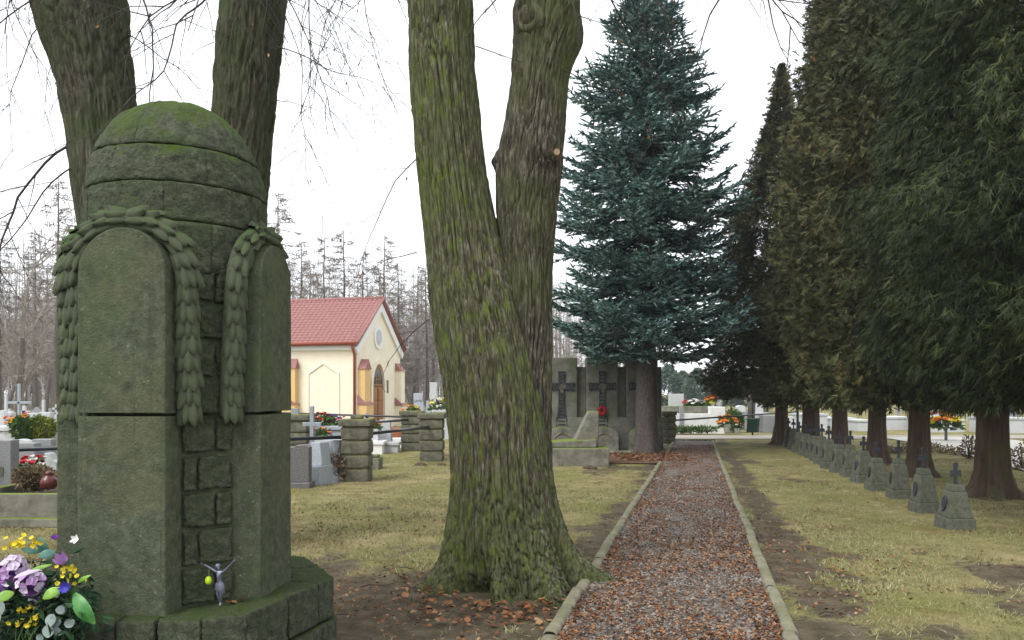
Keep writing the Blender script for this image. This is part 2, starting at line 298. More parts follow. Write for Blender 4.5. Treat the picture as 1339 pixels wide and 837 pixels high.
# ================================================================== THE GROUND, PATH AND KERBS
R0, R1 = gp(1035, 837), gp(932, 577); L0, L1 = gp(718, 837), gp(882, 577)
def on(a, b, y): t = (y-a.y)/(b.y-a.y); return a.x+(b.x-a.x)*t
def path_r(y): return on(R0, R1, y)
def path_l(y): return on(L0, L1, y)
PATH_END = R1.y
LIND = gp(668, 772); LIND.z = 0             # foot of the forked linden
MON = Vector((-1.987, 4.783, 0)); MON_ROT = -0.082
def dirt_mask(X, Y):
    """1 where the turf is worn to bare soil"""
    n = fbm(np.stack([X*1.1, Y*0.8, X*0+3], -1), 4); n2 = fbm(np.stack([X*5, Y*4, X*0+8], -1), 3)
    pr = path_r(Y); pl = path_l(Y)
    m = np.clip(1.15-np.abs(X-pr-0.3)/(0.24+0.26*np.clip((13-Y)/9, 0, 1)), 0, 1)*0.68
    m = np.maximum(m, np.clip(1.5-np.hypot((X-LIND.x+0.5)/2.3, (Y-LIND.y+0.4)/1.75), 0, 1)*(X < pl+.1))
    m = np.maximum(m, np.clip((7.6-Y)/1.7, 0, 1)*(X < pl))
    m = np.maximum(m, np.clip(1-np.abs(X-pl+0.15)/0.3, 0, 1)*0.7)
    sp = gp(843, 592); m = np.maximum(m, np.clip(1.3-np.hypot(X-sp.x, Y-sp.y+.5)/2.2, 0, 1)*0.8)
    m = np.maximum(m, np.clip((n-0.66)*5, 0, 1)*0.3)
    return np.clip(m*1.25+((n-0.5)*2.0+(n2-0.5)*1.6)*(m > 0.02), 0, 1)
xs = np.concatenate([[-600, -250, -120, -70, -45, -30, -22], np.arange(-16, 16.01, 0.14), [19, 24, 32, 45, 70, 120, 250, 600]])
ys = np.concatenate([[-60, -20, -6, -1, 1, 2.4], np.arange(3.0, 12, 0.10), np.arange(12, 31, 0.16), [32, 34, 37, 42, 50, 65, 90, 140, 250, 600, 1200]])
X, Y = np.meshgrid(xs, ys, indexing='ij')
near = (np.abs(X) < 20) & (Y < 32)
dm = np.where(near, dirt_mask(X, Y), 0.15)
Z = -0.03+0.026*fbm(np.stack([X*1.6, Y*1.6, X*0], -1), 4)*near-0.012*dm*near+0.012*(fbm(np.stack([X*7, Y*7, X*0+5], -1), 2)-.6)*near
g = Geo(); m_, n_ = X.shape; i = np.arange(m_-1)[:, None]*n_; j = np.arange(n_-1)[None]
g.add(np.stack([X, Y, Z], -1), np.stack([i+j, i+n_+j, i+n_+j+1, i+j+1], -1).reshape(-1, 4))
gm = g.mesh('ground', True)
at = gm.attributes.new('dirt', 'FLOAT', 'POINT'); at.data.foreach_set('value', dm.ravel().astype(np.float32))
m = bpy.data.materials.new('worn_lawn'); m.use_nodes = True; nt = m.node_tree; L = nt.links; b = nt.nodes['Principled BSDF']; b.inputs['Roughness'].default_value = 0.97; b.inputs['Specular IOR Level'].default_value = 0.1
tc = nt.nodes.new('ShaderNodeTexCoord')
def nz(s, d=6, r=0.65):
    n = NODE(nt, 'ShaderNodeTexNoise', Scale=s, Detail=float(d), Roughness=r); L.new(tc.outputs['Object'], n.inputs['Vector']); return n.outputs['Fac']
def mixc(f, a, c):
    x = nt.nodes.new('ShaderNodeMix'); x.data_type = 'RGBA'; L.new(f, x.inputs[0]); L.new(a, x.inputs[6]); L.new(c, x.inputs[7]); return x.outputs[2]
lawn = ramp(nt, [(0.3, (0.11,0.098,0.045)), (0.5, (0.25,0.212,0.10)), (0.66, (0.38,0.315,0.17))]); L.new(nz(2.2, 9, 0.75), lawn.inputs[0])
green = ramp(nt, [(0.35, (0.11,0.12,0.032)), (0.65, (0.21,0.20,0.065))]); L.new(nz(14), green.inputs[0])
gmask = ramp(nt, [(0.38, (0, 0, 0)), (0.62, (0.85, 0.85, 0.85))]); L.new(nz(0.5, 5), gmask.inputs[0])
soil = ramp(nt, [(0.3, (0.045,0.035,0.022)), (0.5, (0.10,0.08,0.053)), (0.72, (0.175,0.143,0.10))]); L.new(nz(5, 9, 0.75), soil.inputs[0])
brown = ramp(nt, [(0.54, (0, 0, 0)), (0.68, (0.8, 0.8, 0.8))]); L.new(nz(1.3, 7, 0.7), brown.inputs[0])
rust = ramp(nt, [(0.3, (0.115,0.07,0.033)), (0.7, (0.19,0.115,0.05))]); L.new(nz(9), rust.inputs[0])
col = mixc(gmask.outputs[0], lawn.outputs[0], green.outputs[0]); col = mixc(brown.outputs[0], col, rust.outputs[0])
da = nt.nodes.new('ShaderNodeAttribute'); da.attribute_name = 'dirt'
dr = NODE(nt, 'ShaderNodeMapRange'); dr.inputs[1].default_value = 0.3; dr.inputs[2].default_value = 0.7; dn_ = NODE(nt, 'ShaderNodeMath', operation='MULTIPLY_ADD'); L.new(nz(17, 6, .75), dn_.inputs[0]); dn_.inputs[1].default_value = 1.5; L.new(da.outputs['Fac'], dn_.inputs[2]); da2 = NODE(nt, 'ShaderNodeMath', operation='ADD'); da2.inputs[1].default_value = -.75; L.new(dn_.outputs[0], da2.inputs[0]); L.new(da2.outputs[0], dr.inputs[0])
col = mixc(dr.outputs[0], col, soil.outputs[0]); L.new(col, b.inputs['Base Color'])
bp = NODE(nt, 'ShaderNodeBump', Strength=0.8, Distance=0.03); L.new(nz(26, 8, 0.75), bp.inputs['Height']); L.new(bp.outputs[0], b.inputs['Normal'])
ground = struct(link('ground', gm, m))

# gravel path: one sheet, its own slight unevenness, stones and leaves lie on it further down
MT['path'] = mat('fine_gravel', [(0.3, (0.07,0.056,0.046)), (0.5, (0.155,0.13,0.11)), (0.7, (0.26,0.228,0.2))], scale=30, rough=0.95, bump=1.0, bscale=55, bdist=0.02, nrough=0.75,
                 patches=[((0.16,0.09,0.05), 1.7, 0.52, 0.72), ((0.085,0.06,0.045), 3.0, 0.55, 0.75)])
g = Geo(); yy = np.concatenate([np.arange(-4, 12, 0.12), np.arange(12, PATH_END, 0.3), [PATH_END]]); tt = np.linspace(0, 1, 15)
XX = path_l(yy)[:, None]+(path_r(yy)-path_l(yy))[:, None]*tt[None]; YY = np.repeat(yy[:, None], 15, 1)
ZZ = 0.006+0.014*fbm(np.stack([XX*2.5, YY*2.5, XX*0], -1), 3)
i = np.arange(len(yy)-1)[:, None]*15; j = np.arange(14)[None]
g.add(np.stack([XX, YY, ZZ], -1), np.stack([i+j, i+j+1, i+16+j, i+15+j], -1).reshape(-1, 4))
struct(g.build('gravel_path', MT['path'], smooth=True))
# leafy side path in front of the memorial wall
a0, a1, b1, b0 = gp(866, 592), gp(690, 592), gp(690, 606), gp(862, 606)
g = Geo(); g.poly([(a0.x+.05, a0.y, 0.004), (a1.x, a1.y, 0.004), (b1.x, b1.y, 0.004), (b0.x+.02, b0.y, 0.004)])
MT['leafmould'] = mat('leaf_mould', [(0.3, (0.05,0.03,0.02)), (0.7, (0.19,0.10,0.055))], scale=12, rough=0.95, bump=0.8, bscale=40, bdist=0.02)
struct(g.build('side_path', MT['leafmould']))
# pale lane crossing beyond the path end and running off to the right
MT['lane'] = mat('pale_sandy_lane', [(0.3, (0.26,0.235,0.195)), (0.7, (0.38,0.35,0.3))], scale=1.5, rough=0.95, bump=0.4, bscale=20)
g = Geo()
g.poly([(-40, 28.6, 0.003), (15, 28.6, 0.003), (60, 30, 0.003), (60, 32, 0.003), (15, 31.0, 0.003), (-40, 31.0, 0.003)])
struct(g.build('lane', MT['lane']))
g = Geo(); g.poly([(9.4, 10.5, 0.007), (13.5, 10.5, 0.007), (17.4, 28.0, 0.007), (17.2, 29.5, 0.007), (13.6, 29.5, 0.007), (12.8, 24.0, 0.007), (10.6, 16.5, 0.007)])
MT['palelane'] = mat('pale_limestone_gravel', [(0.3, (0.40,0.38,0.34)), (0.7, (0.54,0.52,0.47))], scale=1.5, rough=0.95, bump=0.4, bscale=20)
struct(g.build('side_lane', MT['palelane']))

def kerb_mesh(Ln, w, h, seed):
    g = Geo(); n = 9; prof = [(-w/2, -0.08), (-w/2, h*0.55), (-w*0.36, h*0.9), (-w*0.15, h), (w*0.15, h), (w*0.36, h*0.9), (w/2, h*0.55), (w/2, -0.08)]
    yy = np.concatenate([[-Ln/2, -Ln/2+.012], np.linspace(-Ln/2+.06, Ln/2-.06, 8), [Ln/2-.012, Ln/2]]); V = []
    for k, y in enumerate(yy):
        q = 0.82 if k in (0, len(yy)-1) else 1.0
        for (x, z) in prof: V.append((x*q, y, z*q if z > 0 else z))
    V = np.array(V); V[:, 0] += (fbm(V*9+seed*5, 3)-.5)*0.022; V[:, 2] += (fbm(V*7+seed*5+40, 3)-.5)*0.02
    m = len(prof); F = [[k*m+q, k*m+q+1, (k+1)*m+q+1, (k+1)*m+q] for k in range(len(yy)-1) for q in range(m-1)]
    g.add(V, F); g.F.append(np.array([list(range(m))])); g.F.append(np.array([list(range(m))[::-1]])+(len(yy)-1)*m)
    return g.mesh('kerb_stone', True)
def kerb_run(name, pts, w=0.095, h=0.055, Ln=1.25, skip=None):
    root = bpy.data.objects.new(name, None); C.objects.link(root); struct(root); root.location = (pts[0].x, pts[0].y, 0)
    ms = [kerb_mesh(Ln-0.015, w, h, s) for s in range(4)]
    for me in ms: me.materials.append(MT['kerb'])
    k = 0
    for a, b in zip(pts[:-1], pts[1:]):
        d = b-a; n = max(1, round(d.length/Ln)); ang = math.atan2(d.y, d.x)-math.pi/2
        for q in range(n):
            c = a+d*((q+0.5)/n)
            if skip and skip(c): continue
            o = link('kerb_stone', ms[k % 4], None, root, (c.x-pts[0].x+random.uniform(-.01, .01), c.y-pts[0].y, random.uniform(-.012, .006)), ang+random.uniform(-.008, .008))
            o.scale = (1, d.length/n/Ln, 1); k += 1
    return root
ln = lambda f, y: Vector((f(y), y, 0))
kerb_run('path_kerb_east', [ln(path_r, -2.0), ln(path_r, PATH_END)])
kerb_run('path_kerb_west', [ln(path_l, -2.0), ln(path_l, gp(0, 606).y)], skip=lambda c: abs(c.y-6.35) < 0.5)
kerb_run('path_kerb_west_far', [ln(path_l, gp(0, 592).y), ln(path_l, PATH_END)], Ln=1.1)
kerb_run('path_kerb_end', [Vector((path_l(PATH_END)-.1, PATH_END+.06, 0)), Vector((path_r(PATH_END)+.1, PATH_END+.06, 0))], Ln=0.7, h=0.07)
kerb_run('memorial_kerb', [gp(868, 591.5), gp(700, 591.5)], Ln=1.0, w=.12)
# ================================================================== THE MONUMENT
mon = thing('memorial_monument', 'tall mossy domed stone monument with arched slabs and carved laurel garlands', 'monument', MON, MON_ROT)
PW, PE, PD, PH = 0.48, 0.603, 0.178, 0.45          # slab width, reach from centre, depth, plinth height
inv = Matrix.Rotation(-MON_ROT, 3, 'Z')
def to_mon(v): return inv @ (Vector((v.x, v.y, 0))-Vector((MON.x, MON.y, 0)))
# --- plinth: core plus its separate hewn blocks
pl = [gp(-70, 816, PH), gp(262, 812, PH), gp(325, 803, PH), gp(437, 754, PH)]
P4 = [to_mon(p) for p in pl]; back = P4[3]+Vector((-0.40, 0.62, 0)); P4 += [back, Vector((P4[0].x, back.y, 0))]
g = Geo(); n = len(P4); sh = [Vector((p.x*0.93, p.y*0.93, 0)) for p in P4]
g.add([(p.x, p.y, -0.1) for p in sh]+[(p.x, p.y, PH-.012) for p in sh], [[k, (k+1) % n, n+(k+1) % n, n+k] for k in range(n)])
g.F.append(np.array([list(range(n))])+n)
plinth = g.build('plinth', MT['stone'], mon)
sd = 0
for k in range(5):
    a, b2 = P4[k], P4[k+1]; d = b2-a; cnt = [7, 1, 3, 2, 4][k]; ang = math.atan2(d.y, d.x); nrm = Vector((d.y, -d.x, 0)).normalized()
    if k == 0: cuts = [0, .17, .34, .5, .655, .82, 1]
    elif k == 2: cuts = [0, .44, .8, 1]
    else: cuts = list(np.linspace(0, 1, cnt+1))
    for row, (z0, z1, off) in enumerate(((0.2, PH, 0.0), (-0.08, 0.185, 0.025))):
        for u, v in zip(cuts[:-1], cuts[1:]):
            c = a+d*((u+v)/2)-nrm*(0.12-off); w = d.length*(v-u)-0.014; sd += 1
            o = rough_box((w, 0.23, z1-z0), 0.022, 0.012, 0.014, 30, sd).build('plinth_block', MT['hewn'], plinth, True, (c.x, c.y, (z0+z1)/2), ang)
# --- core and its diagonal faces with raised blocks
E0 = PE-PD; hw = PW/2; TOPZ = 2.30
octo = [(hw, -E0), (E0, -hw), (E0, hw), (hw, E0), (-hw, E0), (-E0, hw), (-E0, -hw), (-hw, -E0)]
g = Geo(); g.add([(x*.99, y*.99, PH-.02) for x, y in octo]+[(x*.99, y*.99, TOPZ) for x, y in octo], [[k, (k+1) % 8, 8+(k+1) % 8, 8+k] for k in range(8)])
g.F.append(np.array([list(range(8))])+8)
core = g.build('core', MT['stone'], mon)
rows = 9; rh = (TOPZ-PH)/rows
for q, (ax, ay, bx_, by_) in enumerate([(hw, -E0, E0, -hw), (-E0, -hw, -hw, -E0), (E0, hw, hw, E0)]):
    a = Vector((ax, ay, 0)); d = Vector((bx_, by_, 0))-a; ang = math.atan2(d.y, d.x); nrm = Vector((d.y, -d.x, 0)).normalized()
    for r in range(rows):
        cut = 0.30 if r % 2 else 0.66
        for (u, v) in ((0.01, cut-.035), (cut+.035, 0.99)):
            c = a+d*((u+v)/2)-nrm*0.010; sd += 1
            rough_box((d.length*(v-u), 0.075, rh-0.030), 0.014, 0.007, 0.014, 48, sd).build('block', MT['hewn'], core, True, (c.x, c.y, PH+rh*(r+.5)+random.uniform(-.004, .004)), ang)
# --- four arched slabs, each a lower and an upper stone
JZ = 1.49; ARC = 2.47
def slab_mesh(z0, z1, arch):
    """front-facing slab, rounded arris, fine tooling; local x across, -y outwards"""
    g = Geo(); r = 0.010; pts = []
    if arch:
        zs = z1-hw; pts = [(-hw, z0), (hw, z0)]+[(hw, z) for z in np.linspace(z0, zs, 9)[1:]]
        pts += [(hw*math.cos(t), zs+hw*math.sin(t)) for t in np.linspace(0, math.pi, 25)[1:]]+[(-hw, z) for z in np.linspace(zs, z0, 9)[1:-1]]
    else:
        pts = [(-hw, z0), (hw, z0)]+[(hw, z) for z in np.linspace(z0, z1, 9)[1:]]+[(-hw, z) for z in np.linspace(z1, z0, 9)[:-1]]
    pts = np.array(pts); n = len(pts); cz = (z0+z1)/2
    def inset(k):
        q = pts.copy(); q[:, 0] *= (hw-k)/hw
        if arch:
            up = q[:, 1] > zs; rad = pts[up]-np.array([0, zs]); q[up] = np.array([0, zs])+rad*((hw-k)/hw); q[~up, 1] = np.maximum(q[~up, 1], z0+k*.4)
        else: q[:, 1] = np.clip(q[:, 1], z0+k*.4, z1-k*.4)
        return q
    V = []
    for (k, y) in ((0, -E0+.02), (0, -PE+r), (r*.3, -PE+r*.3), (r, -PE), (r*2.5, -PE)):
        q = inset(k); V += [(p[0]+(vnoise(np.array([[p[0]*20, y*20, p[1]*20]]))[0]-.5)*.006, y+(vnoise(np.array([[p[0]*9, 3, p[1]*9]]))[0]-.5)*.006, p[1]) for p in q]
    F = [[a*n+k, a*n+(k+1) % n, (a+1)*n+(k+1) % n, (a+1)*n+k] for a in range(4) for k in range(n)]
    g.add(V, F); g.F.append(np.array([list(range(4*n, 5*n))]))
    me = g.mesh('slab', False); me.materials.append(MT['stone']); return me
lo_me, up_me = slab_mesh(PH-.01, JZ-.008, False), slab_mesh(JZ+.008, ARC, True)
for k in range(4):
    link('lower_slab', lo_me, None, mon, rotz=k*math.pi/2); link('upper_slab', up_me, None, mon, rotz=k*math.pi/2)
# --- drum and dome of separate rough blocks
DR = 0.502
def dome_r(z):
    return DR if z < 2.64 else DR*max(0.0, 1-((z-2.64)/0.67)**2.25)**(1/2.25)
def dome_block(z0, z1, a0, a1, seed):
    nu, nv = max(5, int((a1-a0)/0.045)), 14; g = Geo(); ga = 0.0006/DR; gz = 0.004
    U = np.concatenate([[a0+ga], np.linspace(a0+ga*4, a1-ga*4, nu), [a1-ga]]); Vv = np.concatenate([[z0+gz], np.linspace(z0+gz*2.2, z1-gz*2.2, nv), [z1-gz]])
    P = np.zeros((len(U), len(Vv), 3))
    for i_, a in enumerate(U):
        for j_, z in enumerate(Vv):
            rr = dome_r(z); edge = i_ in (0, len(U)-1) or j_ in (0, len(Vv)-1); rr -= (0.006 if j_ in (0, len(Vv)-1) else 0.002) if edge else 0
            P[i_, j_] = (rr*math.cos(a), rr*math.sin(a), z)
    nz_ = (fbm(P*11+seed*3.3, 4)-.5)*0.026+(fbm(P*34+seed*1.3, 3)-.5)*0.026
    R = P*np.array([1, 1, .45])-np.array([0, 0, 2.7*.45]); R[..., 2] = np.maximum(R[..., 2], 0); R /= np.linalg.norm(R, axis=-1)[..., None]+1e-9
    P = P+R*nz_[..., None]
    inner = P.copy(); inner[..., :2] *= 0.86; inner[..., 2] -= 0.01
    a_, b_ = len(U), len(Vv); i = np.arange(a_-1)[:, None]*b_; j = np.arange(b_-1)[None]
    F = np.stack([i+j, i+b_+j, i+b_+j+1, i+j+1], -1).reshape(-1, 4); g.add(P, F); N = a_*b_; g.add(inner)
    ring = [k*b_ for k in range(a_)]+[(a_-1)*b_+k for k in range(1, b_)]+[k*b_+b_-1 for k in range(a_-2, -1, -1)]+[k for k in range(b_-2, 0, -1)]
    g.F.append(np.array([[ring[q], N+ring[q], N+ring[(q+1) % len(ring)], ring[(q+1) % len(ring)]] for q in range(len(ring))]))
    return g
dome = Geo(); dome.lathe([(dome_r(z)*0.95, z) for z in np.linspace(2.26, 3.29, 24)]+[(0.001, 3.29)], 40)
dome = dome.build('dome', MT['hewn'], mon, True)
cz = [2.255, 2.535, 2.745, 2.955, 3.308]
for r in range(4):
    k = [6, 6, 6, 5][r]; o0 = [0.3, 0.85, 0.25, 0.9][r]
    for q in range(k):
        a0 = o0+q*2*math.pi/k; sd += 1
        dome_block(cz[r], cz[r+1] if r < 3 else 3.309, a0, a0+2*math.pi/k, sd).build('dome_block', MT['domestone'], dome, True)
# --- garlands: laurel leaves, over each arch and hanging down both sides
def leaf_mesh():
    g = Geo(); V = []; prof = [(0, .35), (.18, .8), (.42, 1.0), (.68, .85), (.88, .45), (1.0, 0.0)]
    for (t, w) in prof:
        V += [(-w*.5, t, 0.0), (-w*.27, t, .17+.2*t*(1.25-t)), (0, t, .26+.25*t*(1.15-t)), (w*.27, t, .17+.2*t*(1.25-t)), (w*.5, t, 0.0)]
    F = [[a*5+k, a*5+k+1, a*5+6+k, a*5+5+k] for a in range(5) for k in range(4)]
    g.add(V, F); me = g.mesh('laurel_leaf', True); me.materials.append(MT['carved']); return me
lf = leaf_mesh()
GR, GS = hw+0.058, -E0-.025          # garland radius round the arch, its set-back plane
zs = ARC-hw; low = JZ-0.035
leg = [Vector((GR, GS, z)) for z in np.linspace(low, zs, 40)]; arc = [Vector((GR*math.cos(t), GS, zs+GR*math.sin(t))) for t in np.linspace(0, math.pi/2, 25)[1:]]
half = leg+arc
half = [Vector((p.x, GS-.065*min(1, max(0, (p.z-low)/(zs+GR-low)))**2, p.z)) for p in half]     # the swag leans forward over the arch
cum = [0]
for a, b2 in zip(half[:-1], half[1:]): cum.append(cum[-1]+(b2-a).length)
def at_len(s):
    for k in range(len(cum)-1):
        if cum[k+1] >= s: t = (s-cum[k])/(cum[k+1]-cum[k]); return half[k].lerp(half[k+1], t), (half[k+1]-half[k]).normalized()
    return half[-1], (half[-1]-half[-2]).normalized()
def garland(k, full):
    gl = Geo(); pts = [at_len(s)[0] for s in np.linspace(0.02, cum[-1], 40)]
    for sg in (1, -1): gl.tube([(p.x*sg, p.y, p.z) for p in pts], 0.055, 10)
    go = gl.build('garland', MT['carved'], mon, True, rotz=k*math.pi/2)
    rows_ = int(cum[-1]/0.094); joined = Geo()
    base = np.array([v.co[:] for v in lf.vertices]); bf = np.array([p.vertices[:] for p in lf.polygons])
    for sg in (1, -1):
        for r in range(rows_+1):
            s = 0.10+r*(cum[-1]-0.08)/rows_; p, t = at_len(min(s, cum[-1]))
            out = Vector((0, -1, 0)); side = t.cross(out).normalized()
            p = Vector((p.x*sg, p.y, p.z)); t = Vector((t.x*sg, t.y, t.z)); side = Vector((side.x*sg, side.y, side.z))
            nl = 5 if r % 2 == 0 else 4
            for q in range(nl):
                phi = (q-(nl-1)/2)*0.74+random.uniform(-.03, .03)
                rad = (out*math.cos(phi)+side*math.sin(phi)).normalized(); dn = (-t+rad*random.uniform(.10, .22)+side*random.uniform(-.07, .07)).normalized()
                xa = dn.cross(rad).normalized(); za = xa.cross(dn)
                L_, W_ = 0.122*random.uniform(.86, 1.10), 0.066*random.uniform(.88, 1.08)
                M3 = Matrix((xa*W_, dn*L_, za*random.uniform(.07, .095))).transposed().to_4x4(); M3.translation = p+rad*0.036
                if full and not (k == 0 and sg == -1 and q == (nl-1 if True else 0) and False):
                    o = link('laurel_leaf', lf, None, go); o.matrix_local = M3
                else:
                    A = np.array(M3); joined.add(base@A[:3, :3].T+A[:3, 3], bf)
    if not full: stuff(joined.build('laurel_leaves', MT['carved'], go, True))
garland(0, True); garland(1, True); garland(2, False); garland(3, False)
# ================================================================== LINDENS
def stem(ctrl, nth=200, dz=0.017, depth=0.02, flare=None, seed=0.0, bumps=(), kxy=36.0, kz=2.0):
    """furrowed trunk surface; ctrl rows are (z, x, y, radius)"""
    c = np.array(sorted(ctrl)); z = np.concatenate([np.arange(c[0, 0], min(5.5, c[-1, 0]), dz), np.arange(5.5, c[-1, 0], .06)])
    def sm(col):
        zu = np.arange(c[0, 0], c[-1, 0]+.02, .02); v = np.interp(zu, c[:, 0], c[:, col]); k = 13; pad = np.pad(v, k//2, mode='reflect', reflect_type='odd'); return np.interp(z, zu, np.convolve(pad, np.ones(k)/k, 'valid'))
    x, y, r = sm(1), sm(2), sm(3); th = np.linspace(0, 2*math.pi, nth, endpoint=False)
    TH, Zg = np.meshgrid(th, z); R = np.repeat(r[:, None], nth, 1)
    if flare:
        amp, h, lobes, ph = flare
        R = R*(1+amp*np.exp(-np.maximum(Zg, 0)/h)*(0.5*np.cos(lobes*TH+ph+1.3*np.sin(TH*2+ph))+0.35*np.cos((lobes+3)*TH+2*ph)+0.16*np.cos((2*lobes+3)*TH+5*ph+Zg*3)+0.10*np.cos((4*lobes-1)*TH+3*ph-Zg*4)))
        R = R+0.07*(fbm(np.stack([np.cos(TH)*R*9, np.sin(TH)*R*9, Zg*9], -1), 4)-.5)*np.exp(-np.maximum(Zg, 0)/.35)
    ux, uy = np.cos(TH), np.sin(TH)
    R = R*(1+0.035*(fbm(np.stack([ux*1.6, uy*1.6, Zg*0.9+seed], -1), 3)-0.5)*2)
    for (bz, bth, br, bh, hollow) in bumps:
        d2 = ((Zg-bz)**2+(np.angle(np.exp(1j*(TH-bth)))*R)**2)/br**2
        R = R+bh*np.exp(-d2*1.6)-hollow*np.exp(-d2*7)
    P = np.stack([ux*R, uy*R, Zg], -1)
    tw = fbm(P*np.array([3, 3, 1.2])+seed+20, 2)-.5
    q = np.stack([P[..., 0]*kxy+tw*3, P[..., 1]*kxy+tw*3, Zg*kz+tw*1.5+seed], -1)
    wv = vnoise(q); rid = np.clip(1-np.abs(2*wv-1)*3.4, 0, 1)*.75+.45*np.clip(1-np.abs(2*vnoise(q*1.9+31)-1)*3.4, 0, 1)              # 1 in the furrows
    plate = fbm(np.stack([P[..., 0]*34, P[..., 1]*34, Zg*9+seed], -1), 2)-.5
    dpt = depth*(1+(1.0*np.exp(-np.maximum(Zg, 0)/.45) if flare else 0)); R = R-dpt*rid**1.2+dpt*0.5*plate
    V = np.stack([x[:, None]+ux*R, y[:, None]+uy*R, Zg], -1)
    m_ = len(z); i = np.arange(m_-1)[:, None]*nth; j = np.arange(nth)[None]; k = (j+1) % nth
    return V, np.stack([i+j, i+k, i+nth+k, i+nth+j], -1).reshape(-1, 4), (z, x, y, r)
def ctrl_px(rows, d, extra=()):
    out = []
    for (py, px, rpx) in rows:
        p = dp(px, py, d); out.append((p.z, p.x, d, rpx/FOC*d))
    return out+list(extra)
def twig_run(g, p, d, L, r, rng, droop=0.12, lev=0, leaves=None, seg=0.14):
    """wandering branch with side twigs; thin tubes, a few dry leaves collected in leaves"""
    n = max(4, int(L/seg)); P = [np.array(p, float)]; d = np.array(d, float); d /= np.linalg.norm(d)
    for k in range(n):
        d = d+rng.normal(size=3)*0.13+np.array([0, 0, -droop*(0.4+k/n)]); d /= np.linalg.norm(d); P.append(P[-1]+d*L/n)
    g.tube(P, np.linspace(r, max(0.0016, r*0.25), n+1), 5 if r > .008 else 3, False)
    if lev < 2:
        for k in range(1, n+1):
            if rng.random() < (0.68 if lev == 0 else 0.48):
                side = rng.normal(size=3); dd = (P[k]-P[k-1]); dd /= np.linalg.norm(dd); side -= dd*side.dot(dd); side /= np.linalg.norm(side)
                twig_run(g, P[k], dd*0.8+side*0.75, L*(0.22+0.25*rng.random())*(1-0.4*k/n), max(0.0022, r*0.45), rng, droop*1.2, lev+1, leaves, seg)
    elif leaves is not None and rng.random() < 0.16: leaves.append((P[-1], d))
    return P
def dry_leaves(leaves, rng, size=0.04):
    g = Geo()
    if not leaves: return None
    P = np.array([l[0] for l in leaves]); n = len(P); D = np.column_stack([rng.normal(size=(n, 2))*0.4, -np.ones(n)])
    diamonds(g, P, D, rnd_dirs(n, rng), size*rng.uniform(.7, 1.3, n), size*0.55, 0.12); return g

# ---- the forked linden beside the path
DL = 6.95
lind = thing('linden_tree', 'large forked linden with furrowed mossy bark standing left of the gravel path', 'tree', (LIND.x, LIND.y, 0))
def rel(V, o): return V-np.array([o.x, o.y, 0])
A = ctrl_px([(0,576,43),(60,577,43),(120,580,44),(200,588,45),(260,596,47),(300,603,49),(350,612,54),(400,622,60),(450,632,63),(500,643,64),(550,650,65),(600,655,66),(640,658,69),(680,660,76),(720,663,86),(750,666,97),(772,668,108)], DL,
             [(-0.15, LIND.x, DL, 0.86), (5.8, dp(572, 0, DL).x-.05, DL, .27), (7.2, dp(560, 0, DL).x-.2, DL, .22), (9.0, dp(545, 0, DL).x-.4, DL-.1, .15)])
ang_l, ang_f = math.pi, -math.pi/2
V, F, ax_a = stem(A, 440, 0.018, 0.034, (0.52, 0.2, 5, 0.6), 1.0, bumps=[(dp(0,160,DL).z, -2.2, .12, .02, .02), (dp(0,90,DL).z, -1.9, .16, .025, 0)])
g = Geo(); g.add(rel(V, LIND), F)
B = ctrl_px([(0,716,42),(30,716,44),(70,711,41),(100,706,38),(150,701,40),(200,693,44),(240,691,43),(280,689,40),(320,688,37),(370,689,34),(420,690,33),(500,690,32),(600,690,32),(700,690,33)], DL,
             [(5.7, dp(725, 0, DL).x, DL, .25), (7.2, dp(742, 0, DL).x, DL+.1, .2), (9.0, dp(760, 0, DL).x, DL+.2, .14)])
V2, F2, ax_b = stem(B, 300, 0.018, 0.032, None, 5.0, bumps=[(dp(0,25,DL).z, -2.35, .17, .075, .07), (dp(0,205,DL).z, -0.95, .13, .065, .03), (dp(0,190,DL).z, -1.2, .22, .03, 0), (dp(0,210,DL).z, 3.0, .09, .05, .0), (dp(0,55,DL).z, 0.05, .2, .05, 0), (dp(0,12,DL).z, -1.0, .12, .05, .03)])
trunk = g.build('trunk', MT['bark'], lind, True)
g = Geo(); g.add(rel(V2, LIND), F2); g.build('stem', MT['barkbrown'], lind, True)
# sawn branch stub on the right stem
s = dp(724, 211, DL); g = Geo(); c0 = np.array([s.x-LIND.x, s.y-LIND.y-.24, s.z])
g.tube([c0+np.array([0, .1, 0]), c0+np.array([0.012, -.02, 0.004])], [.036, .03], 12); bevel(g.build('branch_stub', plain('sawn_wood', (0.3, 0.2, 0.12), 0.9), trunk), .006)
# old ring-shaped branch scar high on the right stem
s = dp(690, 24, DL-.22); k_ = Geo(); ax = Vector((-.55, -.83, .05)).normalized(); fr_ = ax.to_track_quat('Z', 'Y').to_matrix(); c0 = Vector((s.x-LIND.x+.02, s.y-LIND.y, s.z)); pr = [(.15, -.16), (.14, -.02), (.12, .03), (.085, .045), (.055, .02), (.04, -.05), (.001, -.07)]
k_.lathe(pr, 22); V_ = k_.V[0].reshape(-1, 3); V_ = V_*(1+.12*(fbm(V_*22, 3)-.5))[:, None]; k_.V[0] = np.array([c0+fr_ @ Vector(v) for v in V_]); k_.build('branch_scar', MT['barkbrown'], trunk, True)
def limb(parent, o, p, d, L, r, seed, leafy=True, droop=.12, mat_='twig'):
    rng = np.random.default_rng(seed); g = Geo(); lv = []
    twig_run(g, np.array(p)-np.array([o.x, o.y, 0]), d, L, r, rng, droop, 0, lv)
    b_ = g.build('branch', MT[mat_], parent, True)
    if leafy:
        lg = dry_leaves(lv, rng)
        if lg: lg.build('dry_leaves', MT['leaf'], b_)
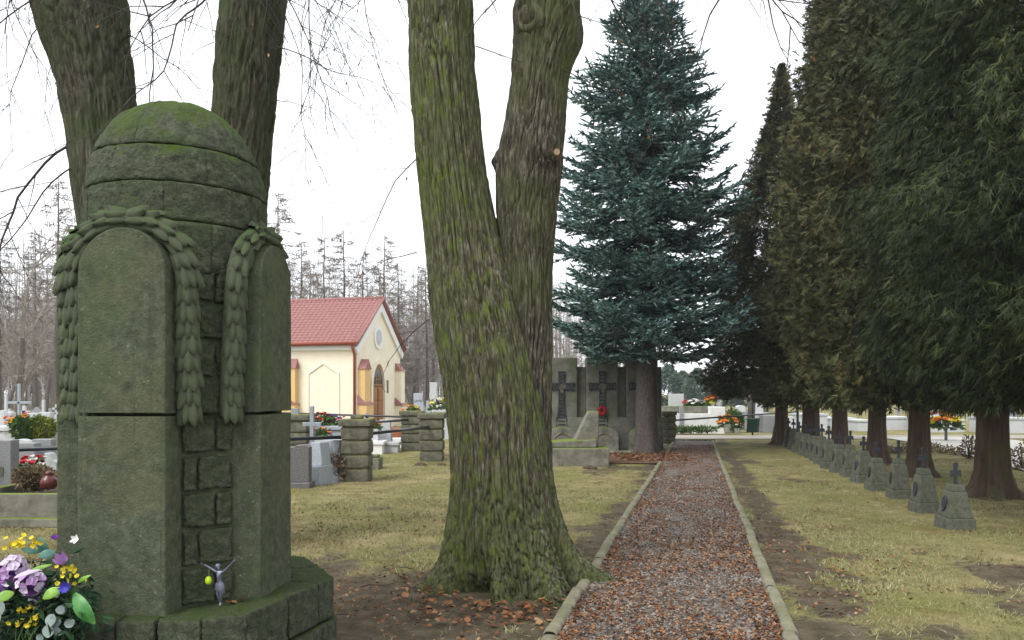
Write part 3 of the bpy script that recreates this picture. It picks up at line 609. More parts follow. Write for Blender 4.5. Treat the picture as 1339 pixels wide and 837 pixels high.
# boughs: spring from the stems above the frame and hang back into view
for k, (px, py, d, dirv, L, r) in enumerate([
    (548, -150, 6.9, (-1, -.2, -.05), 2.6, .016), (545, -80, 6.9, (-1, .4, -.15), 2.9, .016), (545, 330, 6.75, (-1, .1, -.25), .55, .006), (560, 418, 6.7, (-1, .05, -.75), .62, .006),
    (548, 205, 6.8, (-1, .25, -.6), 1.3, .007), (620, -60, 6.9, (.5, -.3, -.35), 1.5, .012), (690, -30, 6.9, (-.7, -.3, -.4), .9, .010), (755, -120, 6.9, (1, -.1, .05), 2.4, .016),
    (760, -200, 7.0, (1, -.5, .1), 3.4, .02), (745, -60, 6.9, (.8, .4, -.3), 1.7, .010), (622, 60, 6.7, (1, .2, -.4), .7, .006), (735, 90, 6.7, (1, 0, -.5), .8, .006), (545, -220, 6.9, (-1, -.7, .05), 3.2, .02),
    (640, -260, 6.9, (-.4, -1, .1), 3.0, .02), (740, -260, 6.9, (.7, -.9, .1), 3.2, .02)]):
    limb(lind, LIND, dp(px, py, d), dirv, L, r, 100+k)

# ---- the forked linden behind the monument
D2 = 8.2; L2 = Vector((dp(228, 0, D2).x, D2, 0))
lind2 = thing('linden_tree', 'forked linden whose two dark stems rise behind the domed monument', 'tree', L2)
A2 = ctrl_px([(0,104,61),(40,109,56),(80,119,51),(120,127,47),(180,135,44),(240,143,46),(300,152,46),(400,175,50),(500,200,60)], D2, [(-.1, L2.x, D2, 1.05), (0.5, L2.x, D2, .72), (1.2, L2.x-.05, D2, .6), (6.6, dp(75, 0, D2).x, D2, .4), (8.5, dp(30, 0, D2).x, D2, .2)])
B2 = ctrl_px([(0,331,43),(50,327,42),(100,322,41),(180,316,39),(240,311,40),(320,300,42),(420,280,44)], D2, [(0.9, L2.x+.1, D2, .4), (6.6, dp(345, 0, D2).x, D2, .3), (8.5, dp(360, 0, D2).x, D2, .18)])
Va, Fa, _ = stem(A2, 220, 0.024, 0.045, (0.3, .3, 6, 2.0), 11.0, kxy=30)
Vb, Fb, _ = stem(B2, 170, 0.024, 0.042, None, 15.0, kxy=30, bumps=[(dp(0, 50, D2).z, 2.9, .2, .04, 0)])
g = Geo(); g.add(rel(Va, L2), Fa); g.add(rel(Vb, L2), Fb); g.build('trunk', MT['bark2'], lind2, True)
for k, (px, py, d, dirv, L, r) in enumerate([
    (170, -30, 8.1, (.5, -.3, -.75), 2.3, .011), (168, 45, 8.0, (.9, -.2, -.4), 1.3, .007), (290, -30, 8.1, (-.5, -.3, -.8), 2.5, .012), (60, -40, 8.0, (-1, -.3, -.35), 2.2, .012), (90, 190, 8.0, (-1, -.2, -.95), 2.6, .014),
    (100, 215, 8.0, (-.8, -.6, -1.0), 2.0, .009), (360, 60, 8.0, (1, -.3, -.6), 1.6, .007), (370, -60, 8.1, (1, -.4, -.3), 2.2, .012), (250, -120, 8.2, (.1, -.8, -.8), 2.0, .010), (60, -120, 8.0, (-1, -.5, -.1), 2.8, .018),
    (355, 130, 8.0, (.8, -.4, -.3), .9, .005), (70, 20, 8.0, (-1, -.1, -.7), 1.6, .008), (375, -160, 8.1, (1, -.2, -.15), 3.0, .016), (420, -160, 7.6, (.5, -.2, -.9), 2.2, .009), (130, -150, 8.1, (.6, -.5, -.6), 2.4, .010)]):
    limb(lind2, L2, dp(px, py, d), dirv, L, r, 200+k, leafy=k % 3 == 0, droop=.10)
rl = np.random.default_rng(8)
for k in range(18):
    left = k < 9; px = rl.uniform(20, 180) if left else rl.uniform(280, 400); limb(lind2, L2, dp(px, rl.uniform(-190, -20), 8.0+rl.normal()*.25), ((-1 if left else 1)*rl.uniform(.0, 1.2), rl.uniform(-.7, .3), rl.uniform(-.8, -.1)), rl.uniform(1.3, 2.9), rl.uniform(.006, .012), 300+k, leafy=k % 4 == 0, droop=.14)
for k in range(12):
    left = k < 7; px = rl.uniform(470, 560) if left else rl.uniform(740, 800); limb(lind, LIND, dp(px, rl.uniform(-190, -30), 6.9), ((-1 if left else 1)*rl.uniform(.2, 1.2), rl.uniform(-.6, .5), rl.uniform(-.7, -.1)), rl.uniform(1.0, 2.2), rl.uniform(.005, .010), 400+k, leafy=k % 2 == 0, droop=.14)
# ================================================================== CONIFERS
# ---- blue spruce: whorls of drooping boughs with flat sprays of short needle shoots
DS = 21.9; SP = Vector((dp(845, 0, DS).x, DS, 0)); SH = 14.0
spruce = thing('blue_spruce', 'tall blue spruce with layered boughs standing before the memorial wall', 'tree', SP)
g = Geo(); g.lathe([(.42*(1+.0), -.1), (.40, .0), (.335, .18), (.30, .6), (.275, 2.5), (.22, 6), (.13, 10), (.03, 13.0), (.01, 13.5)], 28)
V_ = g.V[0].reshape(-1, 3); a = np.arctan2(V_[:, 1], V_[:, 0]); k = 1+.16*np.exp(-np.maximum(V_[:, 2], 0)/.25)*np.cos(5*a+.6); V_[:, 0] *= k; V_[:, 1] *= k; g.V[0] = V_
spr_trunk = g.build('trunk', MT['sprucebark'], spruce, True)
rng = np.random.default_rng(21); BP = []; BD = []; BL = []; wood = Geo()
def reach(z):
    return float(np.interp(z, [2.6, 3.2, 4.0, 6.1, 8.2, 10.2, 11.1, 12.3, 13.2, 13.6], [1.9, 2.5, 2.62, 2.4, 2.1, 1.62, 1.05, .40, .12, .03]))
z = 2.7; wh = 0
while z < 13.5:
    nb = 12 if z < 9 else 10
    for q in range(nb):
        az = wh*1.9+q*2*math.pi/nb+rng.normal()*.16; Lb = reach(z)*rng.uniform(.62, 1.16)*(1.0 if z > 4 else rng.uniform(.8, 1.08)); n = max(4, int(Lb/.16))
        h = np.array([math.cos(az), math.sin(az), 0]); t = np.linspace(0, 1, n+1); dr = (0.30 if 3.6 < z < 9 else 0.12)*Lb*rng.uniform(.5, 1.25)
        if z > 11: dr = -0.3*Lb
        zz = z+rng.normal()*.06-dr*np.sin(t*1.9)+0.16*Lb*t**3
        P = h[None]*(t*Lb)[:, None]; P[:, 2] = zz; wood.tube(P, np.linspace(.035, .006, n+1)*(Lb/2.5+.3), 4, False)
        s_ = np.cross(h, (0, 0, 1))
        for k in range(1, n+1):
            T = P[k]-P[k-1]; T /= np.linalg.norm(T); frac = t[k]
            if frac < 0.10: continue
            for sg in (-1, 1):
                ls = (0.30+0.34*math.sin(math.pi*min(1, frac*1.05)))*min(1, Lb/1.5)*rng.uniform(.7, 1.25); sd_ = T*0.75+s_*sg*0.85+np.array([0, 0, rng.normal()*.12]); sd_ /= np.linalg.norm(sd_)
                mm = max(2, int(ls/.06))
                for u in range(mm+1):
                    b0 = P[k]+sd_*ls*u/mm+np.array([0, 0, -.10*ls*(u/mm)**2+.06*(u/mm)])
                    BP.append(b0); BD.append(sd_+T*.2+rng.normal(size=3)*np.array([.3, .3, .2])+np.array([0, 0, .12])); BL.append(rng.uniform(.15, .25))
                    if rng.random() < .7:
                        sg2 = 1 if rng.random() < .5 else -1
                        BP.append(b0); BD.append(sd_*.5+np.cross(sd_, (0, 0, 1))*sg2*.85+rng.normal(size=3)*.25+np.array([0, 0, -.1])); BL.append(rng.uniform(.13, .22))
            BP.append(P[k]); BD.append(T+rng.normal(size=3)*.3+np.array([0, 0, .15])); BL.append(.18)
    z += 0.48 if z < 10 else 0.32; wh += 1
BP, BD, BL = np.array(BP), np.array(BD), np.array(BL); n = len(BP)
cr = Geo(); N1 = rnd_dirs(n, rng); BDn = BD/np.linalg.norm(BD, axis=1)[:, None]; S1 = np.cross(BDn, N1); S1 /= np.linalg.norm(S1, axis=1)[:, None]
diamonds(cr, BP, BD, N1, BL, .05); blades(cr, BP, BD, S1, BL, .06)
print('spruce shoots', n)
stuff(wood.build('boughs', MT['sprucebark'], spruce)); stuff(cr.build('needles', MT['spruce'], spruce))

# ---- thujas: dense columns of hanging scale-leaf sprays
def thuja_mesh(seed, H, Rm, zb, n_spray, name, hang, pr=(.62, .86, 1.0, .95, .68, .30, .03)):
    rng = np.random.default_rng(seed); t = rng.random(n_spray)**1.15; z = zb+(H-zb)*t
    prof = np.interp(t, [0, .06, .2, .45, .7, .9, 1], pr)*Rm
    az = rng.random(n_spray)*2*math.pi
    lump = 0.45+1.05*fbm(np.stack([np.cos(az)*2.3+seed, np.sin(az)*2.3, z*0.62], -1), 3)
    lump += 0.55*(fbm(np.stack([np.cos(az)*5+seed, np.sin(az)*5, z*2.0], -1), 2)-.5)*2
    rr = prof*lump*(0.52+0.5*rng.random(n_spray)**0.42)+(rng.random(n_spray) < .08)*rng.random(n_spray)*.22
    P = np.stack([rr*np.cos(az), rr*np.sin(az), z+rng.normal(size=n_spray)*.05-0.12*(t < .1)*rng.random(n_spray)], -1)
    o = np.stack([np.cos(az), np.sin(az), np.zeros(n_spray)], -1)
    D = o*0.85+np.array([0, 0, 1.0])*(rng.normal(size=n_spray)*.35+.35-hang)[:, None]+rng.normal(size=P.shape)*.45; D /= np.linalg.norm(D, axis=1)[:, None]
    side = np.cross(D, rnd_dirs(n_spray, rng)); side /= np.linalg.norm(side, axis=1)[:, None]; N = np.cross(side, D)
    g = Geo(); L = rng.uniform(.17, .34, n_spray)*(1-.55*t**3)*(.82 if n_spray > 50000 else 1)
    # a fern-like spray: one blade ahead and three to each side, its tip hanging
    dn = np.array([0, 0, -1.0])*hang
    diamonds(g, P, D, N, L, .018 if n_spray > 50000 else .032)
    for f, ang, ln in ((.15, .8, .55), (.38, .7, .5), (.6, .6, .42)):
        for sg in (-1, 1):
            dd = D*math.cos(ang)+side*sg*math.sin(ang)+dn*.35+rng.normal(size=P.shape)*.14
            blades(g, P+D*(L*f)[:, None], dd, N+rng.normal(size=P.shape)*.35, L*ln*rng.uniform(.7, 1.2, n_spray), .016 if n_spray > 50000 else .034)
    return g.mesh(name, False)
def thuja_trunk(seed, r, H):
    g = Geo(); g.lathe([(r*1.9, -.1), (r*1.75, 0), (r*1.3, .16), (r*1.08, .45), (r, 1.0), (r*.92, 2.2), (r*.7, H*.45), (r*.25, H*.85), (.01, H*.97)], 36)
    V_ = g.V[0].reshape(-1, 3); a = np.arctan2(V_[:, 1], V_[:, 0]); k = 1+(.26*np.exp(-np.maximum(V_[:, 2], 0)/.3)+.05)*np.cos(6*a+seed+V_[:, 2]*.6)+.05*np.cos(11*a+seed*2)
    V_[:, 0] *= k; V_[:, 1] *= k; g.V[0] = V_; me = g.mesh('thuja_trunk', True); me.materials.append(MT['thujabark']); return me
tm1 = thuja_mesh(31, 13.5, 1.75, 1.45, 30000, 'thuja_crown', .55); tm1.materials.append(MT['thuja'])
tm2 = thuja_mesh(37, 13.0, 1.75, 1.35, 30000, 'thuja_crown', .35); tm2.materials.append(MT['thuja'])
tm3 = thuja_mesh(43, 11.5, 1.9, 1.55, 58000, 'thuja_crown', 1.15); tm3.materials.append(MT['thujagreen'])
tm4 = thuja_mesh(47, 11.3, 1.9, 1.5, 28000, 'thuja_crown', .3, (.7, .95, 1.0, .72, .36, .09, .0)); tm4.materials.append(MT['thuja'])
tt1, tt2 = thuja_trunk(1, .235, 13), thuja_trunk(2, .185, 13)
for (px, py, crown, trk, sc_, rz, wide, lab) in [
    (1298, 647, tm3, tt1, 1.0, .3, .86, 'dark green thuja with flared brown trunk behind the nearest grave markers'),
    (1202, 622, tm1, tt2, 1.02, 1.9, .92, 'brownish green thuja, second trunk from the right behind the grave markers'),
    (1147, 605, tm2, tt2, 1.12, 4.0, .88, 'olive thuja with a leaning trunk, third from the right in the row'),
    (1098, 592, tm1, tt2, 1.1, 5.1, .72, 'pale trunked thuja behind the middle of the marker row'),
    (1060, 586, tm4, tt1, 0.9, 2.2, .9, 'thuja with mossy trunk behind the far grave markers'),
    (1022, 581, tm4, tt2, 1.06, 3.3, 1.0, 'most distant thuja of the row with its pointed top against the sky'),
    (1450, 690, tm3, tt1, 1.05, 2.7, 1.0, 'weeping green thuja at the right edge, nearest of the row')]:
    p = gp(px, py); t_ = thing('thuja_tree', lab, 'tree', (p.x, p.y, 0), rz, 'thujas along the grave markers')
    c_ = link('crown', crown, None, t_); c_.scale = (wide*sc_, wide*sc_, sc_); k_ = link('trunk', trk, None, t_)
    k_.scale = (1, 1, sc_*(.72 if crown is tm4 else .82))
# ================================================================== MEMORIAL WALL WITH IRON CROSSES
DW = 23.25; s_ = DW/FOC; wx = lambda px: (px-CX)*s_; wz = lambda py: EYE-(py-HOR)*s_
W0 = Vector((wx(790), DW, 0))
wall = thing('memorial_wall', 'stepped grey concrete memorial wall behind the blue spruce', 'wall', W0)
tall, lowz = wz(468), wz(479.5)
for k, c in enumerate((734, 787, 839)):
    g = Geo(); x0, x1 = wx(c-20.5)-W0.x, wx(c+20.5)-W0.x; g.box(((x0+x1)/2, .15, tall/2-.05), (x1-x0, .5, tall+.1)); bevel(g.build('tall_panel', MT['concrete'], wall), .02)
for (a, b_) in ((754.5, 766.5), (807.5, 818.5), (859.5, 866)):
    g = Geo(); x0, x1 = wx(a)-W0.x+.004, wx(b_)-W0.x-.004; g.box(((x0+x1)/2, .23, lowz/2-.05), (x1-x0, .3, lowz+.1)); bevel(g.build('low_panel', MT['concrete'], wall), .015)
g = Geo(); g.box((wx(790)-W0.x, .17, .42), (wx(866)-wx(713), .62, 1.0)); bevel(g.build('base_course', MT['concrete'], wall), .02)
def cross_mesh():
    """openwork iron cross: outline bars, rivets and flared foot"""
    g = Geo(); H_, w, aw, az = 1.6, .15, .74, 1.18
    out = [(-.10, 0), (.10, 0), (.145, .02), (.15, .22), (.11, .34), (.078, .5), (.072, az-.085), (aw/2-.05, az-.085), (aw/2, az-.11), (aw/2, az+.11), (aw/2-.05, az+.085), (.072, az+.085), (.078, H_-.06), (.1, H_), (-.1, H_), (-.078, H_-.06),
           (-.072, az+.085), (-aw/2+.05, az+.085), (-aw/2, az+.11), (-aw/2, az-.11), (-aw/2+.05, az-.085), (-.072, az-.085), (-.078, .5), (-.11, .34), (-.15, .22), (-.145, .02)]
    g.tube([(x, -.02, z) for x, z in out]+[(out[0][0], -.02, out[0][1])], .026, 5)
    for z in list(np.arange(.08, az-.1, .1))+list(np.arange(az+.12, H_-.05, .1)):
        g.box((0, -.02, z), (.2 if z < .4 else .14, .03, .045))
    for x in np.arange(.13, aw/2-.03, .08):
        for sg in (-1, 1): g.box((sg*x, -.02, az), (.04, .03, .16))
    g.lathe([(.001, -.0), (.05, .0)], 8, (0, -.04, az)); me = g.mesh('iron_cross'); me.materials.append(MT['iron']); return me
cm = cross_mesh()
for k, c in enumerate((734, 787, 839)):
    lab = ['black iron cross on the left panel of the memorial wall', 'black iron cross with a red wreath on the middle wall panel', 'black iron cross half hidden by the spruce trunk'][k]
    tag(link('iron_cross', cm, None, None, (wx(c), DW-.115, wz(558.7))), lab, 'cross', 'iron crosses on the memorial wall')
    hs_ = thing('headstone', ['arched stone under the left iron cross, incised with an arch', 'arched stone under the middle iron cross beside the slanting tomb', 'arched stone behind the spruce trunk at the wall foot'][k], 'headstone', (wx(c), DW-.42, 0), 0, 'arched stones along the wall foot')
    hw_ = .42; pts = [(-hw_, -.05), (hw_, -.05), (hw_, .42)]+[(hw_*math.cos(t), .42+.24*math.sin(t)) for t in np.linspace(.15, math.pi-.15, 9)]+[(-hw_, .42)]
    g = Geo(); g.prism(pts, -.12, .24); bevel(g.build('stone', MT['tomb'], hs_), .015)
    g = Geo(); r = [(.27*math.cos(t), -.13, .18+.3*math.sin(t)) for t in np.linspace(0, math.pi, 12)]; g.tube(r, .022, 5); g.build('incised_arch', MT['tomb'], hs_)
g = Geo(); rng = np.random.default_rng(3); n = 90; a = rng.random(n)*2*math.pi; P = np.stack([.09*np.cos(a), rng.normal(size=n)*.02, .09*np.sin(a)], -1)
diamonds(g, P, rnd_dirs(n, rng), rnd_dirs(n, rng), .07, .05, .1)
g.tube([(.09*math.cos(t), 0, .09*math.sin(t)) for t in np.linspace(0, 2*math.pi, 17)], .02, 6, False)
q = dp(787, 537, DW-.25); tag(g.build('wreath', MT['red'], None, False, q), 'small red flower wreath on the middle iron cross', 'wreath')

# ---- mossy tomb with a slanting headstone, in front of the wall
DT = 17.9; t0 = gp(755, 609); s_ = t0.y/FOC
tomb = thing('stone_tomb', 'low mossy stone tomb with a slanting headstone right of the big linden', 'tomb', t0)
X_ = lambda px: (px-755)*s_
g = Geo(); g.box(((X_(690)+X_(797))/2, .55, .17), (X_(797)-X_(690), 1.1, .44)); bevel(g.build('base', MT['tomb'], tomb), .03)
g = Geo(); z0, z1, z2 = .39, EYE-(572-HOR)*s_*1.03, EYE-(577-HOR)*s_
g.prism([(X_(690), z0), (X_(781), z0), (X_(781), z1-.02), (X_(690), z2-.06)], .12, .98); bevel(g.build('lid', MT['tomb'], tomb), .025)
g = Geo(); g.prism([(X_(753), z1-.05), (X_(785), z0), (X_(785), EYE-(538-HOR)*s_*1.02), (X_(772), EYE-(538-HOR)*s_*1.02)], .3, .82); bevel(g.build('slanting_headstone', MT['tomb'], tomb), .02)

# ================================================================== FENCE PILLARS AND PIPE RAILS
def pillar(px, py, w, h, label, cap=True, finial=False, rz=0.0):
    p = gp(px, py); t = thing('stone_pillar', label, 'pillar', p, rz, 'stone pillars of the pipe fence')
    n = 4; z = -0.05; hh = (h-.12+.05)/n
    for k in range(n):
        ww = w if k else w*1.02
        rough_box((ww-(.03 if k == 0 else 0), ww-(.03 if k == 0 else 0), hh-.022), .07, .035, .013 if k else .004, 13, px+k).build('block', MT['pillar'], t, True, (0, 0, z+hh/2)); z += hh
    g = Geo(); g.box((0, 0, h/2-.06), (w*.88, w*.88, h-.1)); g.build('core', MT['pillar'], t)
    rough_box((w*1.14, w*1.14, .13), .08, .02, .008, 12, px).build('cap', MT['pillar'], t, True, (0, 0, h-.055))
    if finial: rough_box((w*.42, w*.4, .07), .05, .03, .008, 12, px+3).build('cap_stone', MT['pillar'], t, True, (0, 0, h+.04))
    return p
pA = pillar(467, 627, .52, 1.12, 'mossy stacked stone pillar right of the pale grey graves', finial=True)
pB = pillar(565, 601, .57, 1.12, 'stacked stone pillar close to the left of the big linden')
pC = pillar(539, 588, .58, 1.10, 'stacked stone pillar just behind the one beside the linden')
pD = pillar(388, 610, .60, 1.14, 'mossy capped stone pillar half hidden by the right edge of the monument')
pE = pillar(874, 579, .42, 1.02, 'stone pillar at the right end of the memorial wall')
pF = pillar(-75, 668, .55, 1.12, 'stone pillar beyond the left edge')
def rail(a, b_, za, zb, label, r=.034):
    g = Geo(); P = [Vector((a.x, a.y, za)), Vector((b_.x, b_.y, zb))]; c = P[0]
    g.tube([p-c for p in P], r, 10); o = g.build('pipe_rail', MT['pipe'], None, True, c); tag(o, label, 'railing', 'pipe rails of the fence')
    return o
rail(pF, pA, .80, .80, 'dark pipe rail running in front of the left graves to the pillar')
rail(pA, pB, .83, .80, 'dark pipe rail between the two pillars left of the linden')
rail(pD, pC, .86, .86, 'dark pipe rail behind the pale graves, farther of the two')
rail(pC, pC+Vector((-9, 9, 0)), .93, .93, 'dark pipe rail leading away from the rear pillar towards the chapel', .03)
rail(pE, gp(1043, 573), .72, .95, 'dark pipe rail crossing before the white tomb beyond the path', .028)

for q_, h_, lab in ((pC+Vector((-9, 9, 0)), 1.0, 'iron end post of the rail near the chapel'), (gp(1043, 573), 1.05, 'iron end post of the rail beside the far thuja')):
    g = Geo(); g.tube([(0, 0, -.1), (0, 0, h_)], .05, 8); g.lathe([(.07, h_), (.075, h_+.03), (.001, h_+.07)], 10); tag(g.build('fence_post', MT['pipe'], None, True, q_), lab, 'post')
# ================================================================== ROW OF SMALL GRAVE MARKERS
bot = [(1260.8,692),(1219,671),(1184,652),(1155,641),(1134.7,631),(1117,623),(1102.5,617.7),(1090,612.7),(1080,607),(1073,602),(1066,598.5),(1058,595.5),(1048.6,591.5),(1041,587.5),(1034.4,584.5),(1028,581.5),(1023.5,579.3),(1019,577.3)]
def frustum(w0, d0, w1, d1, z0, z1):
    return [(-w0/2,-d0/2,z0),(w0/2,-d0/2,z0),(w0/2,d0/2,z0),(-w0/2,d0/2,z0),(-w1/2,-d1/2,z1),(w1/2,-d1/2,z1),(w1/2,d1/2,z1),(-w1/2,d1/2,z1)]
BF = [(0,3,2,1),(4,5,6,7),(0,1,5,4),(1,2,6,5),(2,3,7,6),(3,0,4,7)]
def marker_parts(root, v, rng):
    g = Geo(); g.add(frustum(.42, .42, .40, .40, -.06, .13), BF); bevel(g.build('base', MT['marker'], root), .018)
    hgt = .46+.03*v
    g = Geo(); g.add(frustum(.355, .355, .225, .225, .13, hgt), BF); bevel(g.build('body', MT['marker'], root), .014)
    g = Geo(); g.add(frustum(.20, .20, .18, .18, hgt, hgt+.085), BF); bevel(g.build('neck', MT['marker'], root), .012)
    # oval number plate on the side facing the path (-x), lying on the sloping face
    sl = math.atan2(.065, hgt-.13); g = Geo(); n = 16
    V = [(0, .058*math.cos(t), .092*math.sin(t)) for t in np.linspace(0, 2*math.pi, n, endpoint=False)]
    V += [(-.014, y, z_) for (_, y, z_) in V]; g.add(V, [[k, (k+1) % n, n+(k+1) % n, n+k] for k in range(n)]); g.F.append(np.array([list(range(n, 2*n))]))
    g.tube([(-.014, .058*math.cos(t), .092*math.sin(t)) for t in np.linspace(0, 2*math.pi, 17)], .006, 4, False)
    for zz in (-.045, -.015, .015, .045): g.box((-.016, 0, zz), (.006, .07, .012))
    p_ = g.build('oval_plate', MT['iron'], root, loc=(-.150, 0, .30)); p_.rotation_euler = (0, sl, 0)
    z0 = hgt+.085; g = Geo(); o_ = [(-.032, 0), (.032, 0), (.022, .05), (.022, .115), (.05, .115), (.07, .10), (.085, .13), (.07, .155), (.078, .18), (.05, .19), (.024, .185), (.024, .235), (.036, .255), (.026, .28), (0, .29)]
    o_ = o_+[(-x, z_) for x, z_ in o_[::-1][1:-1]]
    g.prism([(x, z_+z0-.01) for x, z_ in o_], -.016, .016); bevel(g.build('iron_cross', MT['iron'], root), .004)
vars_ = []
axis = gp(*bot[-1])-gp(*bot[0]); row_rot = math.atan2(axis.y, axis.x)-math.pi/2
for i_, (px, py) in enumerate(bot):
    p = gp(px, py); lab = ('nearest small stone grave marker with iron cross and oval plate' if i_ == 0 else
        'most distant small grave marker at the far end of the row' if i_ == 17 else f'{ordinal(i_)} small stone grave marker counted from the nearest, with iron cross')
    t = thing('grave_marker', lab, 'grave marker', p+Vector((0, .2, 0)), row_rot+random.uniform(-.09, .09)+.12, 'stone grave markers in a row under the thujas')
    t.rotation_euler = (random.uniform(-.045, .045), random.uniform(-.05, .05), t.rotation_euler.z); q_ = random.uniform(.76, .86); t.scale = (q_, q_, random.uniform(.9, 1.07))
    if i_ < 3: marker_parts(t, i_, RNG); vars_.append(t)
    else:
        for ch in list(vars_[i_ % 3].children):
            c = ch.copy(); C.objects.link(c); c.parent = t

# ================================================================== CHAPEL
CO = Vector((-6.94, 36.0, 0)); CA = math.atan2(5.0, 1.22); GW, EH, AP, CL = 5.15, 3.86, 6.08, 8.5
ch = thing('chapel', 'small cream chapel with red tiled roof, white gable trim and arched wooden door', 'chapel', CO, CA)
g = Geo(); g.prism([(0, -.1), (GW, -.1), (GW, EH), (GW/2, AP-.12), (0, EH)], 0, CL); chw = g.build('wall', MT['cream'], ch)
dx = GW*.43
def pointed(x0, x1, z0, zs, apex, n=8):
    w = (x1-x0)/2; c = (x0+x1)/2
    L_ = [(x0+w*(1-math.cos(t)), zs+(apex-zs)*math.sin(t)) for t in np.linspace(0, math.pi/2, n)]
    return [(x0, z0), (x1, z0)]+[(2*c-x, z) for x, z in L_]+[(x, z) for x, z in L_[::-1][1:]]
def ring_of(g, pts, w, y0, y1):
    """raised frame along an open outline"""
    P = np.array(pts); c = P.mean(0); n = len(P)
    T = np.gradient(P, axis=0); N = np.stack([T[:, 1], -T[:, 0]], -1); N /= np.linalg.norm(N, axis=1)[:, None]; O = P+N*w
    V = [(p[0], y0, p[1]) for p in P]+[(p[0], y0, p[1]) for p in O]+[(p[0], y1, p[1]) for p in P]+[(p[0], y1, p[1]) for p in O]
    F = []
    for k in range(n-1): F += [[k, k+1, n+k+1, n+k], [k, 2*n+k, 2*n+k+1, k+1], [n+k, n+k+1, 3*n+k+1, 3*n+k]]
    g.add(V, F)
door = Geo(); door.prism(pointed(dx-.66, dx+.66, 0, 1.8, 2.95), -.03, .02); door = door.build('door', MT['wood'], ch)
g = Geo(); g.prism(pointed(dx-.54, dx+.54, 1.95, 2.0, 2.8), -.045, -.03); g.build('fanlight', MT['glassd'], door)
g = Geo()
for x in (-.2, 0, .2): g.box((dx+x, -.055, 2.2), (.04, .02, .6 if x == 0 else .42))
g.box((dx, -.055, 2.02), (1.25, .03, .07)); g.box((dx, -.055, 2.3), (.55, .02, .035)); g.box((dx, -.06, .95), (.05, .03, 1.85)); g.build('glazing_bar', MT['wood'], door)
for sx in (-.32, .32):
    for (z0, z1) in ((.15, .55), (.65, 1.2), (1.3, 1.8)):
        g = Geo(); g.box((dx+sx, -.045, (z0+z1)/2), (.44, .03, z1-z0)); bevel(g.build('door_panel', MT['wood'], door), .012)
fr = pointed(dx-.70, dx+.70, 0, 1.8, 3.02, 12); fr = fr[1:]+[fr[0]]
g = Geo(); ring_of(g, fr, .2, -.12, .0); g.build('door_surround', MT['cream'], ch)
# gable trim, ridge and rakes
for sx in (0, 1):
    a = np.array([GW if sx else 0, EH]); b_ = np.array([GW/2, AP-.1]); d = (b_-a)/np.linalg.norm(b_-a); nn = np.array([-d[1], d[0]])*(1 if sx else -1); nn = nn if nn[1] < 0 else -nn
    a2 = a-d*.35
    g = Geo(); g.prism([tuple(a2), tuple(b_), tuple(b_+np.array([0, -.42])), tuple(a2+nn*.32)], -.10, -.003); g.build('gable_trim', MT['white'], ch)
g = Geo(); n_e = 18; pts = [(dx+.1+.5*math.cos(t), 4.3+.58*math.sin(t)) for t in np.linspace(0, 2*math.pi, n_e, endpoint=False)]; g.prism(pts, -.06, .0)
rose = g.build('gable_medallion', MT['white'], ch)
g = Geo(); pts = [(dx+.1+.3*math.cos(t), 4.3+.36*math.sin(t)) for t in np.linspace(0, 2*math.pi, n_e, endpoint=False)]; g.prism(pts, -.09, -.06); g.build('relief', MT['palegrey'], rose)
# buttresses with red caps
def buttress(x0, x1, y0, y1, h, m_, cap_dir):
    g = Geo(); g.box(((x0+x1)/2, (y0+y1)/2, h/2-.05), (x1-x0, y1-y0, h+.1)); o = g.build('buttress', MT[m_], ch)
    g = Geo(); cx_, cy_ = (x0+x1)/2, (y0+y1)/2; hx, hy = (x1-x0)/2+.05, (y1-y0)/2+.05
    if cap_dir == 'gable': g.add([(cx_-hx, cy_-hy, h), (cx_+hx, cy_-hy, h), (cx_+hx, cy_+hy, h), (cx_-hx, cy_+hy, h), (cx_, cy_-hy, h+.45), (cx_, cy_+hy, h+.45)], [(0,1,2,3)], [(0,4,1),(3,2,5)], [(1,4,5,2),(0,3,5,4)])
    else: g.add([(cx_-hx, cy_-hy, h), (cx_+hx, cy_-hy, h), (cx_+hx, cy_+hy, h), (cx_-hx, cy_+hy, h), (cx_-hx, cy_+hy, h+.45), (cx_+hx, cy_+hy, h+.45)], [(0,1,2,3),(0,4,5,1)], [(1,5,2),(0,3,4)], [(3,2,5,4)])
    g.build('buttress_cap', MT['tile'], o)
buttress(.12, .72, -.32, 0, 2.72, 'ochre', 'gable'); buttress(GW-.62, GW-.1, -.30, 0, 2.75, 'cream', 'slope'); buttress(.12-.06, .72+.06, -.42, -.0, 1.12, 'ochre', 'slope'); buttress(GW-.68, GW-.04, -.42, 0, 1.0, 'cream', 'slope')
for y_ in (2.9, 5.2, 7.6):
    buttress(-.32, 0, y_, y_+.5, 2.75, 'ochre', 'gable'); buttress(-.42, 0, y_-.05, y_+.55, 1.12, 'ochre', 'slope')
# blind pointed panels on the long side
for y0, y1 in ((.85, 2.45), (3.75, 4.85), (6.05, 7.25)):
    g = Geo(); w = y1-y0; out = [(y0, 0.0), (y0, 2.55), ((y0+y1)/2, 3.05), (y1, 2.55), (y1, 0.0)]
    P = np.array(out); I = np.array([(y0+.09, 0), (y0+.09, 2.5), ((y0+y1)/2, 2.95), (y1-.09, 2.5), (y1-.09, 0)])
    V = [(-.05, a, z) for a, z in P]+[(-.05, a, z) for a, z in I]+[(.0, a, z) for a, z in I]+[(0, a, z) for a, z in P]
    g.add(V, [[k, k+1, 6+k, 5+k] for k in range(4)]+[[5+k, 6+k, 11+k, 10+k] for k in range(4)]+[[k, 15+k, 16+k, k+1] for k in range(4)]); g.build('blind_arch', MT['cream'], ch)
g = Geo(); g.box((-.07, CL/2, EH-.16), (.14, CL-.02, .26)); g.build('cornice', MT['white'], ch)
